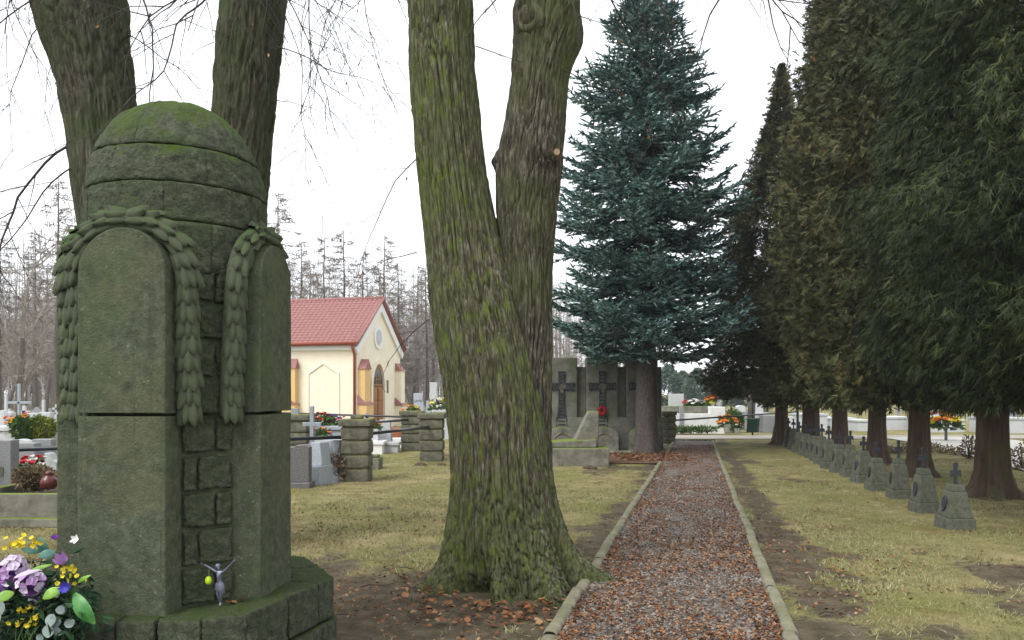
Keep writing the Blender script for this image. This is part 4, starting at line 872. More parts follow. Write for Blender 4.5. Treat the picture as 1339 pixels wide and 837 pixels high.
g = Geo(); g.box((GW+.07, CL/2, EH-.16), (.14, CL-.02, .26)); g.build('cornice', MT['white'], ch)
# plaques, drainpipe
for x in (dx-1.15, dx+1.15):
    g = Geo(); g.box((x, -.03, 1.95), (.34, .04, .62)); pq = bevel(g.build('plaque', MT['black'], ch), .01)
    g = Geo()
    for z_ in (1.78, 1.88, 1.98, 2.08, 2.15): g.box((x, -.054, z_), (.22, .006, .028))
    g.build('inscription', MT['midgrey'], pq)
g = Geo(); g.tube([(-.3, .12, EH-.02), (-.3, .1, EH-.2), (-.08, .1, EH-.5), (-.08, .1, -.05)], .06, 8); g.build('drainpipe', MT['gutter'], ch, True)
g = Geo(); g.tube([(-.34, -.1, EH-.01), (-.34, CL+.1, EH-.01)], .075, 8); g.build('gutter', MT['gutter'], ch, True)
# roof: slab on each side with courses of rounded tiles
slope = math.hypot(GW/2+.3, AP+.05-EH+.15)
for sx in (-1, 1):
    g = Geo(); xe = GW/2+sx*(GW/2+.32); ze = EH-.02; xr, zr = GW/2, AP+.06
    g.add([(xe, -.16, ze), (xe, CL+.16, ze), (xr, CL+.16, zr), (xr, -.16, zr), (xe, -.16, ze-.09), (xe, CL+.16, ze-.09), (xr, CL+.16, zr-.12), (xr, -.16, zr-.12)], [(0,1,2,3),(4,7,6,5),(0,3,7,4),(1,5,6,2),(0,4,5,1)])
    rf = g.build('roof', MT['tile'], ch)
    if sx < 0:
        rows_, cols = 17, 36; T = Geo(); tl, tw = 1.0/rows_, (CL+.3)/cols; prof = [(-.5, .012), (-.28, .05), (0, .062), (.28, .05), (.5, .012)]
        dvec = np.array([xr-xe, 0, zr-ze]); nv = np.array([-(zr-ze), 0, xr-xe]); nv /= np.linalg.norm(nv)
        for r in range(rows_):
            for c in range(cols):
                yc = -.15+tw*(c+.5); V = []
                for (u, lift) in ((r*tl, .022), ((r+1)*tl+.005, 0.0)):
                    for (w, hgt) in prof: V.append(np.array([xe, yc+w*tw, ze])+dvec*u+nv*(hgt+lift))
                V += [v-nv*.05 for v in V[:5]]
                T.add(V, [[k, k+1, 6+k, 5+k] for k in range(4)]+[[k, 10+k, 11+k, k+1] for k in range(4)])
        stuff(T.build('roof_tiles', MT['tile'], rf))
    g = Geo(); g.tube([(xe, -.18, ze+.04), (xr, -.18, zr+.03)], .065, 8); g.tube([(xe, -.02, ze+.05), (xr, -.02, zr+.05)], .05, 8); g.build('verge', MT['tile'], ch, True)
g = Geo(); g.tube([(GW/2, -.2, AP+.08), (GW/2, CL+.2, AP+.08)], .11, 10)
for y_ in np.arange(0, CL, .35): g.tube([(GW/2, y_, AP+.085), (GW/2, y_+.05, AP+.085)], .13, 10)
g.build('ridge_tiles', MT['tile'], ch, True)
# ================================================================== GRAVES, POTS AND SMALL THINGS AROUND
def outline(shape, w, h):
    a = w/2
    if shape == 'round': return [(-a, 0), (a, 0), (a, h-a*.5)]+[(a*math.cos(t), h-a*.5+a*.5*math.sin(t)) for t in np.linspace(.2, math.pi-.2, 9)]+[(-a, h-a*.5)]
    if shape == 'shoulder': return [(-a, 0), (a, 0), (a, h*.93), (a*.72, h), (-a*.1, h*.985), (-a*.35, h*.94), (-a, h*.925)]
    if shape == 'trap': return [(-a, 0), (a, 0), (a*.72, h), (-a*.72, h)]
    if shape == 'slant': return [(-a, 0), (a, 0), (a, h*.72), (a*.35, h*.8), (-a*.2, h), (-a, h)]
    if shape == 'peak': return [(-a, 0), (a, 0), (a, h*.8), (0, h), (-a, h*.8)]
    if shape == 'wave': return [(-a, 0), (a, 0), (a, h*.9)]+[(a*(1-t*2), h*(.9+.1*math.sin(t*math.pi*1.6))) for t in np.linspace(.05, 1, 9)]
    return [(-a, 0), (a, 0), (a, h), (-a, h)]
def headstone(px, ytop, d, wpx, shape, mk, label, depth=.18, base=.16, rz=0.0, cross=False, plaque=False, rows=0, tilt=0.0, group=None, text=None):
    p = Vector(((px-CX)/FOC*d, d, 0)); w = wpx/FOC*d; h = EYE-(ytop-HOR)/FOC*d
    t = thing('headstone', label, 'headstone', p, rz, group); t.rotation_euler = (0, tilt, rz)
    ch_ = .45 if cross else 0
    if base:
        g = Geo(); g.box((0, 0, base/2-.05), (w*1.18, depth*1.8, base+.1)); bevel(g.build('base', MT[mk], t), .015)
    g = Geo(); g.prism([(x, z+base) for x, z in outline(shape, w, max(.2, h-base-ch_))], -depth/2, depth/2); s_ = bevel(g.build('slab', MT[mk], t), .012)
    if cross:
        g = Geo(); z0 = h-ch_-.03; g.box((0, 0, z0+.24), (.09, .08, .5)); g.box((0, -.001, z0+.31), (.32, .078, .09)); g.build('cross', MT[mk], t)
    if plaque:
        g = Geo(); g.box((w*.05, -depth/2-.008, base+(h-base)*.42), (w*.42, .018, (h-base)*.17)); g.build('plaque', MT['tomb'], s_)
    if rows:
        g = Geo()
        for k in range(rows): g.box((0, -depth/2-.003, h*(.62-.09*k)), (w*(.5-.1*(k % 2)), .006, .03))
        g.build('inscription', MT['midgrey' if mk != 'midgrey' else 'black'], s_)
    if text:
        cu = bpy.data.curves.new('inscription', 'FONT'); cu.body = text; cu.size = w*.27; cu.align_x = 'CENTER'; cu.extrude = .004
        o = bpy.data.objects.new('inscription_curve', cu); C.objects.link(o); dg = bpy.context.evaluated_depsgraph_get(); me = bpy.data.meshes.new_from_object(o.evaluated_get(dg)); bpy.data.objects.remove(o)
        q = link('inscription', me, MT['darkgranite'], s_, (0, -depth/2-.006, h*.80)); q.rotation_euler = (math.pi/2, 0, 0)
    return t
def tomb_box(px0, px1, ytop, d, dy, mk, label, lid=True, inner=None, group=None):
    x0, x1 = (px0-CX)/FOC*d, (px1-CX)/FOC*d; h = EYE-(ytop-HOR)/FOC*d
    t = thing('grave_tomb', label, 'tomb', ((x0+x1)/2, d, 0), 0, group); w = x1-x0
    if inner:
        th = .12; g = Geo()
        for c, s in (((0, th/2, h/2-.05), (w, th, h+.1)), ((0, dy-th/2, h/2-.05), (w, th, h+.1)), ((-w/2+th/2, dy/2, h/2-.052), (th, dy-2*th, h+.1)), ((w/2-th/2, dy/2, h/2-.052), (th, dy-2*th, h+.1))): g.box(c, s)
        bevel(g.build('border', MT[mk], t), .012); g = Geo(); g.box((0, dy/2, h/2-.12), (w-2*th, dy-2*th, h)); g.build('soil', MT[inner], t)
        g = Geo(); g.box((0, dy/2, .03), (w+.16, dy+.16, .12)); bevel(g.build('footing', MT['tomb'], t), .02)
    else:
        g = Geo(); g.box((0, dy/2, h/2-.09), (w, dy, h-.02)); bevel(g.build('chest', MT[mk], t), .012)
        g = Geo(); g.box((0, dy/2, h-.05), (w+.08, dy+.08, .09)); bevel(g.build('lid', MT[mk], t), .012)
    return t
def tuft(g, c, r, n, rng, L=.12, W=.07, flat=.7):
    v = rnd_dirs(n, rng); v[:, 2] = np.abs(v[:, 2])*flat; rr = r*rng.random(n)**.35
    diamonds(g, np.array(c)+v*rr[:, None]*.8, v+rng.normal(size=v.shape)*.5, rnd_dirs(n, rng), L*rng.uniform(.6, 1.3, n), W, .1)
def blossoms(g, c, r, n, rng, size):
    v = rnd_dirs(n, rng); v[:, 2] = np.abs(v[:, 2])*.8
    for q in v:
        for k in range(5):
            a = k*1.2566; d = np.array([math.cos(a), math.sin(a), .5])+q*.6
            diamonds(g, np.array([c])+q*r, np.array([d]), np.array([[0, 0, 1.0]])+q, size, size*.8, .15)
def flowers(px, py, d, r, cols, label, pot=None, n=10, seed=1, cat='flowers', leaf='shrubleaf', size=.07, group=None):
    """flowers whose foot is seen at (px,py) at distance d"""
    p = dp(px, py, d); rng = np.random.default_rng(seed); t = thing('flower_bunch', label, cat, p, 0, group); z0 = 0
    if pot:
        g = Geo(); g.lathe([(.001, 0), (r*.35, 0), (r*.5, r*.7), (r*.55, r*.75), (r*.45, r*.76), (.001, r*.7)], 12); g.build('pot', MT[pot], t, True); z0 = r*.65
    g = Geo(); tuft(g, (0, 0, z0), r, 90, rng, r*.55, r*.25); g.build('leaves', MT[leaf], t)
    for k, c in enumerate(cols):
        g = Geo(); blossoms(g, (rng.normal()*r*.25, rng.normal()*r*.2, z0+r*.25), r*.85, n, rng, size); g.build('blossoms', MT[c], t)
    return t
def shrub(px, py, d, rx, h, mk, label, n=1500, seed=2, cat='shrub', L=.1, z0=0.0):
    p = dp(px, py, d); p.z = max(p.z, 0) if z0 == 0 else z0; rng = np.random.default_rng(seed); t = thing('shrub', label, cat, p)
    v = rnd_dirs(n, rng); v[:, 2] = v[:, 2]*.5+.5; rr = (.55+.45*rng.random(n)**.4)*(.8+.4*fbm(v*3+seed, 2)); P = v*rr[:, None]*np.array([rx, rx, h])
    g = Geo(); diamonds(g, P, v+rng.normal(size=P.shape)*.6, rnd_dirs(n, rng), L*rng.uniform(.6, 1.4, n), L*.45, .1); g.build('foliage', MT[mk], t)
    g = Geo()
    for k in range(5): a = k*1.3; g.tube([(0, 0, -.05), (math.cos(a)*rx*.3, math.sin(a)*rx*.3, h*.5), (math.cos(a)*rx*.6, math.sin(a)*rx*.6, h*.8)], [.02, .014, .006], 5)
    g.build('stems', MT['twig'], t); return t
def post_cross(px, ytop, d, armpx, mk, label, wood=.06, lattice=False, group=None):
    h = EYE-(ytop-HOR)/FOC*d; a = armpx/FOC*d; t = thing('grave_cross', label, 'cross', ((px-CX)/FOC*d, d, 0), 0, group)
    g = Geo(); g.box((0, 0, h/2-.05), (wood, wood, h+.1)); bevel(g.build('post', MT[mk], t), .006)
    g = Geo(); g.box((0, -.003, h*.74), (a*2, wood*.9, wood)); bevel(g.build('arm', MT[mk], t), .006)
    g = Geo(); g.box((0, 0, .06), (.5, .34, .22)); bevel(g.build('base', MT['palegrey'], t), .015); return t

# ---- left edge, seen between the frame and the monument
MT['soil'] = mat('grave_soil', [(0.3, (0.04,0.028,0.018)), (0.7, (0.11,0.08,0.05))], scale=9, rough=1, bump=.8, bscale=30)
tomb_box(-60, 150, 646, 9.8, 2.1, 'tomb', 'long low mossy concrete grave border at the left edge', inner='soil')
headstone(0, 575, 11.3, 40, 'flat', 'granite', 'grey granite headstone with small dark plaque at the left edge', depth=.2, base=.2, plaque=True)
shrub(47, 640, 10.7, .22, .22, 'dryshrub', 'heap of dried fir wreath lying on the left grave', 3000, 5, 'wreath', .085, z0=.36)
flowers(42, 612, 10.9, .16, ['red', 'whitepetal'], 'red and white flower bunch on the dried wreath', n=9, seed=4)
g = Geo(); g.lathe([(.001, 0), (.07, .01), (.10, .05), (.11, .10), (.09, .15), (.05, .18), (.05, .2), (.06, .21), (.02, .24), (.001, .25)], 18)
lt = g.build('grave_lantern', plain('red_glass_lantern', (.10, .02, .016), .3, .5), None, True, dp(64, 641, 10.4)); lt.location.z = .36; tag(lt, 'round dark red lantern by the rail next to the monument', 'lantern')
headstone(36, 579, 12.6, 27, 'flat', 'midgrey', 'low grey headstone behind the dried wreath', rows=2)
headstone(29, 574, 14.2, 26, 'round', 'palegrey', 'pale headstone with a rounded top left of the golden shrub', rows=1)
headstone(58, 574, 12.9, 24, 'flat', 'midgrey', 'grey headstone touching the left side of the monument', rz=.1)
headstone(70, 592, 12.6, 16, 'slant', 'palegrey', 'small sloping pale headstone next to the monument')
shrub(52, 575, 15.4, .26, .42, 'yellowshrub', 'golden green clipped shrub among the left graves', 1600, 8, L=.08)
shrub(31, 577, 15.2, .18, .45, 'shrubleaf', 'dark green shrub beside the golden one', 900, 9, L=.08)
tomb_box(-30, 40, 558, 17.2, 1.6, 'palegrey', 'pale tomb with orange flowers on its lid at the left')
tomb_box(57, 100, 558, 18.0, 1.6, 'palegrey', 'pale tomb partly behind the monument at the left')
flowers(28, 558, 17.6, .26, ['orange', 'orange', 'yellow'], 'orange chrysanthemums lying on the pale left tomb', n=12, seed=7)
headstone(45, 540, 19.5, 15, 'flat', 'palegrey', 'left half of a pale twin headstone with a small cross', cross=False)
headstone(61, 539, 19.5, 15, 'flat', 'palegrey', 'right half of a pale twin headstone beside the monument', cross=False)
post_cross(57, 523, 20.0, 8, 'palegrey', 'small white cross above the pale twin headstone')
post_cross(25, 502, 20.5, 16, 'steel', 'tall blue grey metal cross among the left graves')
post_cross(8, 517, 19.0, 10, 'palegrey', 'pale stone cross near the left edge')
headstone(2, 536, 18.3, 14, 'wave', 'palegrey', 'pale curved headstone at the left edge below the stone cross')
headstone(14, 539, 18.9, 8, 'flat', 'palegrey', 'narrow pale headstone below the tall metal cross')
headstone(32, 531, 22.0, 9, 'trap', 'palegrey', 'narrow pale headstone carrying a cross behind the orange flowers', cross=True)
tomb_box(31, 45, 547, 20.2, .8, 'palegrey', 'small pale tomb under the pink flowers at the left')
flowers(38, 547, 20.5, .16, ['pink'], 'pink flowers before the far left graves', n=6, seed=9)
k = 0
rngf = np.random.default_rng(77)
for (px, yt, d, w, sh, mk, cr) in [(-25, 540, 24, 16, 'round', 'midgrey', 1), (12, 535, 27, 14, 'flat', 'palegrey', 1), (48, 532, 30, 12, 'peak', 'midgrey', 0), (66, 534, 27, 12, 'flat', 'midgrey', 1), (-8, 532, 31, 10, 'trap', 'palegrey', 1), (28, 533, 33, 12, 'flat', 'darkgranite', 0), (74, 529, 33, 10, 'flat', 'palegrey', 1)]:
    headstone(px, yt, d, w, sh, mk, 'far %s headstone %sat %s in the left graveyard' % ({'midgrey': 'grey', 'palegrey': 'pale', 'darkgranite': 'dark'}[mk], 'with a cross ' if cr else '', {-25: 'the frame edge', 12: 'the tall metal cross', 48: 'the row end', 66: 'the monument side', -8: 'the far left edge', 28: 'the orange flowers', 74: 'the monument edge'}[px]), cross=bool(cr), base=.14, group='distant left headstones')
# ---- between the monument and the first pillar
headstone(391, 581, 13.9, 30, 'shoulder', 'darkgranite', 'dark speckled granite headstone right of the monument', depth=.22, base=.08)
t = headstone(417, 578, 14.5, 24, 'trap', 'bluegranite', 'pale blue grey tapering headstone beside the dark granite one', depth=.3, base=.32, rz=-.35)
headstone(437, 575, 14.9, 26, 'trap', 'bluegranite', 'larger blue grey tapering headstone touching the pillar', depth=.34, base=.1, rz=-.5)
post_cross(408, 531, 15.6, 12, 'steel', 'grey metal grave cross between monument and pillar', .075)
tomb_box(409, 450, 557, 18.3, 1.3, 'bluegranite', 'pale blue grey tomb under the red flowers left of the pillar')
tomb_box(411, 431, 573, 16.3, .8, 'palegrey', 'low pale plinth carrying the orange pot plant')
headstone(386, 534, 27, 10, 'flat', 'midgrey', 'dark little headstone at the chapel foot by the monument', base=.1)
flowers(420, 556, 18.6, .30, ['red', 'red'], 'red roses with green leaves behind the grave cross', n=9, seed=12)
flowers(437, 556, 18.8, .24, ['red', 'pink', 'blue'], 'dark red flower bunch touching the pillar', n=9, seed=13)
flowers(420, 573, 16.6, .25, ['orange', 'pink'], 'green pot plant with orange flowers below the red roses', n=4, seed=14)
shrub(441, 628, 14.75, .14, .5, 'dryshrub', 'withered dark plant against the pillar foot', 300, 15, L=.1)
# ---- beyond the first pillar
headstone(504, 549, 22.5, 14, 'flat', 'palegrey', 'stepped pale grave stone right of the first pillar', base=.5)
tomb_box(487, 500, 577, 21.5, 1.0, 'white', 'small white grave box right of the first pillar')
tomb_box(508, 530, 573, 24, 1.5, 'white', 'white tomb before the chapel door')
tomb_box(498, 520, 578, 22.0, .5, 'palegrey', 'low pale grave step right of the white box')
headstone(491, 561, 22.0, 10, 'flat', 'palegrey', 'small pale stone under the orange red flowers by the first pillar', depth=.4, base=.1)
flowers(491, 560, 22, .2, ['red', 'orange'], 'orange red flowers beside the first pillar', n=8, seed=16)
g = Geo(); g.box((0, 0, .09), (.3, .5, .28)); g.box((0, 0, .26), (.22, .3, .06)); tag(bevel(g.build('stone_block', MT['tomb'], None, loc=gp(489, 612)), .02), 'low mossy block at the right foot of the first pillar', 'stone')
g = Geo(); g.lathe([(.001, 0), (.3, 0), (.36, .5), (.4, .55), (.001, .5)], 14); tag(g.build('planter', MT['terracotta'], None, True, dp(515, 583, 24.7)), 'terracotta planter before the chapel', 'planter').location.z = 0.0
headstone(550, 514, 30, 15, 'trap', 'bluegranite', 'leaning pale blue headstone with lettering above the rear pillar', depth=.3, tilt=-.06, text='KLANDY')
headstone(561, 524, 31, 7, 'slant', 'bluegranite', 'narrow grey stone beside the leaning headstone')
post_cross(567, 500, 33, 5, 'palegrey', 'pale stone cross near the left edge of the big linden', .28)
tomb_box(566, 590, 536, 28.6, 1.2, 'palegrey', 'pale tomb under the white and yellow flowers by the linden')
tomb_box(533, 547, 541, 28.5, 1.0, 'palegrey', 'pale tomb under the yellow flowers above the rear pillar')
flowers(575, 536, 29, .4, ['whitepetal', 'yellow'], 'white and yellow flowers left of the big linden trunk', n=9, seed=18, size=.14)
flowers(541, 541, 29, .3, ['yellow', 'orange'], 'yellow flowers at the foot of the leaning headstone', n=8, seed=19, size=.1)
for (px, yt, d, w) in [(480, 540, 33, 10), (533, 534, 44, 9)]:
    headstone(px, yt, d, w, 'flat', 'midgrey', 'far grey headstone with a cross before the chapel wall' if px == 480 else 'far grey headstone right of the chapel', base=.14, cross=px % 20 == 0, group='distant headstones near the chapel')
# ---- molehills on the lawn
for (px, py, r, lab) in [(550, 607, .14, 'small brown molehill left of the linden by the pillar'), (578, 607, .11, 'small brown molehill touching the linden outline'), (771, 611.5, .16, 'small brown molehill in front of the slanting tomb')]:
    g = Geo(); g.lathe([(r*(1-t**2)+.001, .5*r*t) for t in np.linspace(0, 1, 7)], 14); V_ = g.V[0].reshape(-1, 3); g.V[0] = V_+(fbm(V_*30, 2)-.5)[:, None]*.05
    tag(g.build('molehill', MT['soil'], None, True, gp(px, py)-Vector((0, 0, .02))), lab, 'molehill')
# ---- beyond the path end
tw = thing('white_tomb', 'large white rendered tomb with pier beyond the path end', 'tomb', dp(910, 0, 33))
tw.location = ((910-CX)/FOC*33, 33, 0); s_ = 33/FOC; X_ = lambda px: (px-910)*s_; Zp = lambda py: EYE-(py-HOR)*s_
g = Geo(); g.box(((X_(872)+X_(930))/2, .9, Zp(541)/2-.05), (X_(930)-X_(872), 1.8, Zp(541)+.1)); bevel(g.build('low_wall', MT['dirtywhite'], tw), .02)
g = Geo(); g.box(((X_(928)+X_(947.5))/2, .85, Zp(532)/2-.05), (X_(947.5)-X_(928), 1.9, Zp(532)+.1)); bevel(g.build('pier', MT['dirtywhite'], tw), .02)
g = Geo(); g.box(((X_(876)+X_(927.5))/2, 1.0, Zp(541)+.14), (X_(927.5)-X_(876), 1.4, .32)); bevel(g.build('grave_lid', MT['tomb'], tw), .02)
headstone(884, 515, 34.2, 19, 'flat', 'palegrey', 'pale headstone standing on the white tomb', depth=.25)
headstone(891, 531, 33.0, 5, 'flat', 'midgrey', 'small grey post at the white tomb front', depth=.12, base=.1)
for (px, py, r, cols, lab, sd_) in [(901, 532, .28, ['red', 'whitepetal'], 'red and white flowers on the white tomb', 31), (909, 531, .32, ['whitepetal', 'whitepetal'], 'white flowers heaped on the white tomb', 32), (917, 531, .26, ['violet', 'palelilac'], 'violet flowers on the white tomb', 33),
    (924, 530, .24, ['lime', 'yellow'], 'green and yellow flowers on the white tomb', 36), (931, 530, .26, ['orange', 'red'], 'orange flowers on the tomb pier', 34), (940, 530, .34, ['yellow', 'pink', 'orange'], 'yellow and pink flower bunch in a pot on the tomb pier', 35)]:
    flowers(px, py+1, 33.8, r, cols, lab, n=9, seed=sd_, size=.11, pot='white' if px in (931, 940) else None)
for k, px in enumerate((884, 893, 903, 914, 925)):
    shrub(px, 565, 32.2, .36, .22, 'shrubleaf', f'{ordinal(k)} low green plant from the left along the white tomb foot', 260, 40+k, 'plant', .1)
shrub(960, 563, 33.5, .38, .82, 'shrubleaf', 'rounded dark green bush right of the white tomb', 2200, 50, L=.1)
flowers(952, 566, 31.5, .42, ['orange', 'orange'], 'orange flowers in a white vase beside the bush', pot='white', n=12, seed=51, size=.13)
flowers(964, 567, 31.3, .28, ['red', 'whitepetal'], 'red and white flowers in a pot before the bush', pot='white', n=6, seed=52, size=.09)
tb = thing('litter_bin', 'dark green litter bin on a pole beyond the path', 'bin', dp(985, 0, 31)); tb.location = ((985-CX)/FOC*31, 31, 0)
g = Geo(); g.lathe([(.001, .12), (.2, .12), (.24, .6), (.27, .61), (.27, .66), (.22, .66), (.2, .2)], 14); g.build('bucket', plain('dark_green_plastic', (.02, .06, .045), .5), tb, True)
g = Geo(); g.tube([(.05, .27, -.05), (.05, .27, 2.6)], .035, 8); g.build('pole', MT['pipe'], tb, True)
g = Geo(); g.tube([(0, 0, -.1), (.18, .1, 2.7)], [.16, .14], 10); tag(g.build('wooden_post', MT['larchbark'], None, True, ((981-CX)/FOC*34, 34, 0)), 'thick pale wooden post behind the litter bin', 'post')
for (px, yt, d, w, sh, mk, lab) in [(976, 538, 36, 14, 'flat', 'midgrey', 'dark grey headstone right of the green bush'), (996, 540, 35, 18, 'flat', 'palegrey', 'pale grey headstone behind the litter bin'), (1006, 543, 34, 22, 'flat', 'granite', 'wide grey tomb front under the thuja boughs'),
    (1026, 545, 33.5, 20, 'flat', 'palegrey', 'pale tomb side left of the farthest grave markers'), (968, 530, 40, 10, 'round', 'palegrey', 'small pale headstone above the green bush'), (990, 527, 42, 12, 'flat', 'palegrey', 'distant pale headstone left of the thuja boughs')]:
    headstone(px, yt, d, w, sh, mk, lab, depth=.5, base=.1)
# ---- behind the thuja row
for (px0, px1, yt, d, lab) in [(1052, 1082, 541, 36, 'pale blue tomb wall behind the far markers'), (1086, 1118, 546, 37, 'pale tomb wall between two thuja trunks in the distance'), (1122, 1142, 549, 35, 'white tomb just left of the leaning thuja trunk'), (1160, 1196, 545, 36, 'low pale tomb left of the second thuja trunk'), (1214, 1262, 548, 34, 'pale tomb behind the orange flowers'), (1300, 1345, 546, 33, 'pale tomb at the right edge beyond the lane')]:
    tomb_box(px0, px1, yt, d, 1.8, 'palegrey', lab)
headstone(1224, 528, 35, 22, 'flat', 'palegrey', 'pale headstone showing under the thuja boughs on the right', rows=2)
headstone(1247, 532, 36, 18, 'flat', 'midgrey', 'grey headstone right of the orange flowers', cross=True)
headstone(1175, 532, 38, 16, 'flat', 'midgrey', 'grey headstone between the second and third thuja', cross=True)
headstone(1320, 530, 35, 22, 'round', 'midgrey', 'grey headstone at the right edge beyond the lane')
flowers(1237, 559, 27.5, .5, ['orange', 'yellow', 'orange'], 'bright orange yellow flowers on a stand behind the nearest thuja', n=14, seed=61, size=.16)
st = Geo(); st.tube([(0, 0, -.05), (0, 0, .5)], .05, 8); st.lathe([(.001, .5), (.3, .5), (.3, .54), (.001, .54)], 12)
q = dp(1237, 559, 27.5); tag(st.build('flower_stand', MT['darkgranite'], None, True, (q.x, q.y, q.z-.53)), 'dark stand carrying the orange yellow flowers', 'stand')
if q.z-.53 > 0: bpy.data.objects['flower_stand'].scale = (1, 1, q.z/.54); bpy.data.objects['flower_stand'].location.z = 0
for k, (px, py, d, rx, h, mk, lab) in enumerate([(1172, 592, 21.8, .35, .14, 'dryshrub', 'withered brown ground plants left of the second thuja trunk'), (1232, 592, 21.8, .55, .15, 'dryshrub', 'withered brown plants beside the lane between two thujas'), (1268, 600, 19.8, .16, .6, 'dryshrub', 'dry leafless shrub left of the nearest thuja trunk'),
    (1337, 612, 17.2, .2, .5, 'dryshrub', 'dry leafless shrub at the right edge'), (1205, 585, 24, .5, .12, 'dryshrub', 'pale dry ground plants far behind the second trunk')]):
    shrub(px, py, d, rx, h, mk, lab, 260, 70+k, L=.09)
# ================================================================== BARE TREES OF THE WOOD BEHIND
def larch(seed, H):
    rng = np.random.default_rng(seed); tr = Geo(); n = 10; P = np.stack([np.cumsum(rng.normal(size=n)*.05), np.cumsum(rng.normal(size=n)*.05), np.linspace(-.2, H, n)], -1)
    tr.tube(P, np.linspace(.2, .02, n)*H/16, 7); cr = Geo(); z = H*.22; TP = []; TD = []; TL = []
    while z < H*.98:
        t = z/H; L = (1-t)**.75*H*.22*rng.uniform(.5, 1.2)+.25; a = rng.random()*6.28; m = 5; c = np.array([np.interp(z, P[:, 2], P[:, 0]), np.interp(z, P[:, 2], P[:, 1]), z])
        u = np.linspace(0, 1, m); d = np.array([math.cos(a), math.sin(a), 0]); Q = c+d*(u*L)[:, None]; Q[:, 2] += L*(-.10*u+.22*u**2*rng.uniform(-.5, 1.2)); cr.tube(Q, np.linspace(.028, .008, m), 3, False)
        for k in range(int(7+L*9)):
            f = rng.uniform(.2, 1); q = c+d*f*L; q[2] = np.interp(f, u, Q[:, 2]); TP.append(q); TD.append(d*.6+rng.normal(size=3)*.6+np.array([0, 0, -.15])); TL.append(rng.uniform(.25, .8)*(1.1-t*.5))
        z += H*.98*rng.uniform(.005, .012)
    TP, TD, TL = np.array(TP), np.array(TD), np.array(TL); blades(cr, TP, TD, rnd_dirs(len(TP), rng), TL, .06); blades(cr, TP+TD*.2, TD+rng.normal(size=TP.shape)*.8, rnd_dirs(len(TP), rng), TL*.8, .055)
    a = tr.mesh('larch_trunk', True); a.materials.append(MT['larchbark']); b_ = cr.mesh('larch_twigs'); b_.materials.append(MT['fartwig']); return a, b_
def decid(seed, H):
    rng = np.random.default_rng(seed); tr = Geo(); cr = Geo(); TP = []; TD = []
    def grow(p, d, L, r, lev):
        m = 5; P = [p]
        for k in range(m-1): d = d+rng.normal(size=3)*.12+np.array([0, 0, .05]); d = d/np.linalg.norm(d); P.append(P[-1]+d*L/(m-1))
        (tr if lev == 0 else cr).tube(P, np.linspace(r, r*.55, m), 7 if lev == 0 else (4 if lev == 1 else 3), False)
        if lev < 4:
            for k in range(3 if lev else 5):
                s = rng.normal(size=3); s -= d*s.dot(d); s /= np.linalg.norm(s); j = min(m-1, 1+int(rng.random()*(m-1))) if k else m-1
                grow(P[j], d*.85+s*(.65 if k else .25), L*rng.uniform(.5, .75), r*.5, lev+1)
        else:
            for k in range(5): TP.append(P[rng.integers(0, m)]); TD.append(d+rng.normal(size=3)*.7)
    grow(np.array([0, 0, -.2]), np.array([0, 0, 1.0]), H*.42, H*.016, 0)
    TP, TD = np.array(TP), np.array(TD); blades(cr, TP, TD, rnd_dirs(len(TP), rng), .8, .04)
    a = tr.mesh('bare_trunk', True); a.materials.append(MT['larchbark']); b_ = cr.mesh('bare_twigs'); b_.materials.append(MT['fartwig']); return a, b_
LM = [larch(s, 16) for s in (1, 2, 3, 4)]; DMs = [decid(s, 14) for s in (5, 6, 7)]
def bare(kind, px, ytop, d, label, rz, group=None, Hm=None):
    H = EYE-(ytop-HOR)/FOC*d; tm, cm_ = (LM if kind == 'larch' else DMs)[int(rz*7) % (4 if kind == 'larch' else 3)]
    t = thing('larch_tree' if kind == 'larch' else 'bare_tree', label, 'tree', ((px-CX)/FOC*d, d, 0), rz, group); s = H/(16 if kind == 'larch' else 14)
    for nm, me in (('trunk', tm), ('crown', cm_)): o = link(nm, me, None, t); o.scale = (s, s, s)
for k, (kind, px, yt, d, lab) in enumerate([
    ('larch', 362, 248, 44, 'tall bare larch just right of the monument'), ('larch', 394, 312, 58, 'bare larch above the left end of the chapel roof'), ('larch', 424, 306, 55, 'bare larch above the chapel roof, second from the left'), ('larch', 451, 298, 56, 'bare larch above the middle of the chapel roof'),
    ('larch', 477, 325, 62, 'slender bare larch left of the chapel gable'), ('larch', 501, 305, 56, 'straight bare larch just right of the gable peak'), ('larch', 519, 340, 60, 'bare larch right of the chapel gable'), ('bare', 540, 362, 66, 'brownish bare tree between chapel and big linden'),
    ('bare', 528, 380, 70, 'brownish bare tree behind the right side of the chapel'), ('larch', 559, 340, 60, 'bare larch touching the left edge of the big linden'), ('larch', 76, 232, 40, 'bare larch rising beside the left edge of the monument'), ('bare', 16, 250, 30, 'crooked bare tree at the left edge behind the graves'),
    ('larch', 0, 270, 46, 'bare larch at the left edge'), ('larch', 46, 300, 52, 'bare larch between the left edge and the monument'), ('larch', 545, 345, 75, 'thin distant larch right of the chapel'), ('larch', 722, 380, 60, 'bare larch seen between the linden and the spruce'), ('bare', 735, 395, 64, 'bare tree behind the memorial wall at the spruce')]):
    bare(kind, px, yt, d, lab, (k*1.37) % 6.2)
rngw = np.random.default_rng(91)
for k in range(46):
    px = rngw.uniform(-60, 100) if k < 22 else rngw.uniform(370, 700); d = rngw.uniform(58, 95)
    bare('larch' if rngw.random() < .6 else 'bare', px, rngw.uniform(320, 400), d, 'thin grey bare tree in the misty wood beyond the graves', rngw.uniform(0, 6.2), 'bare trees of the misty wood')
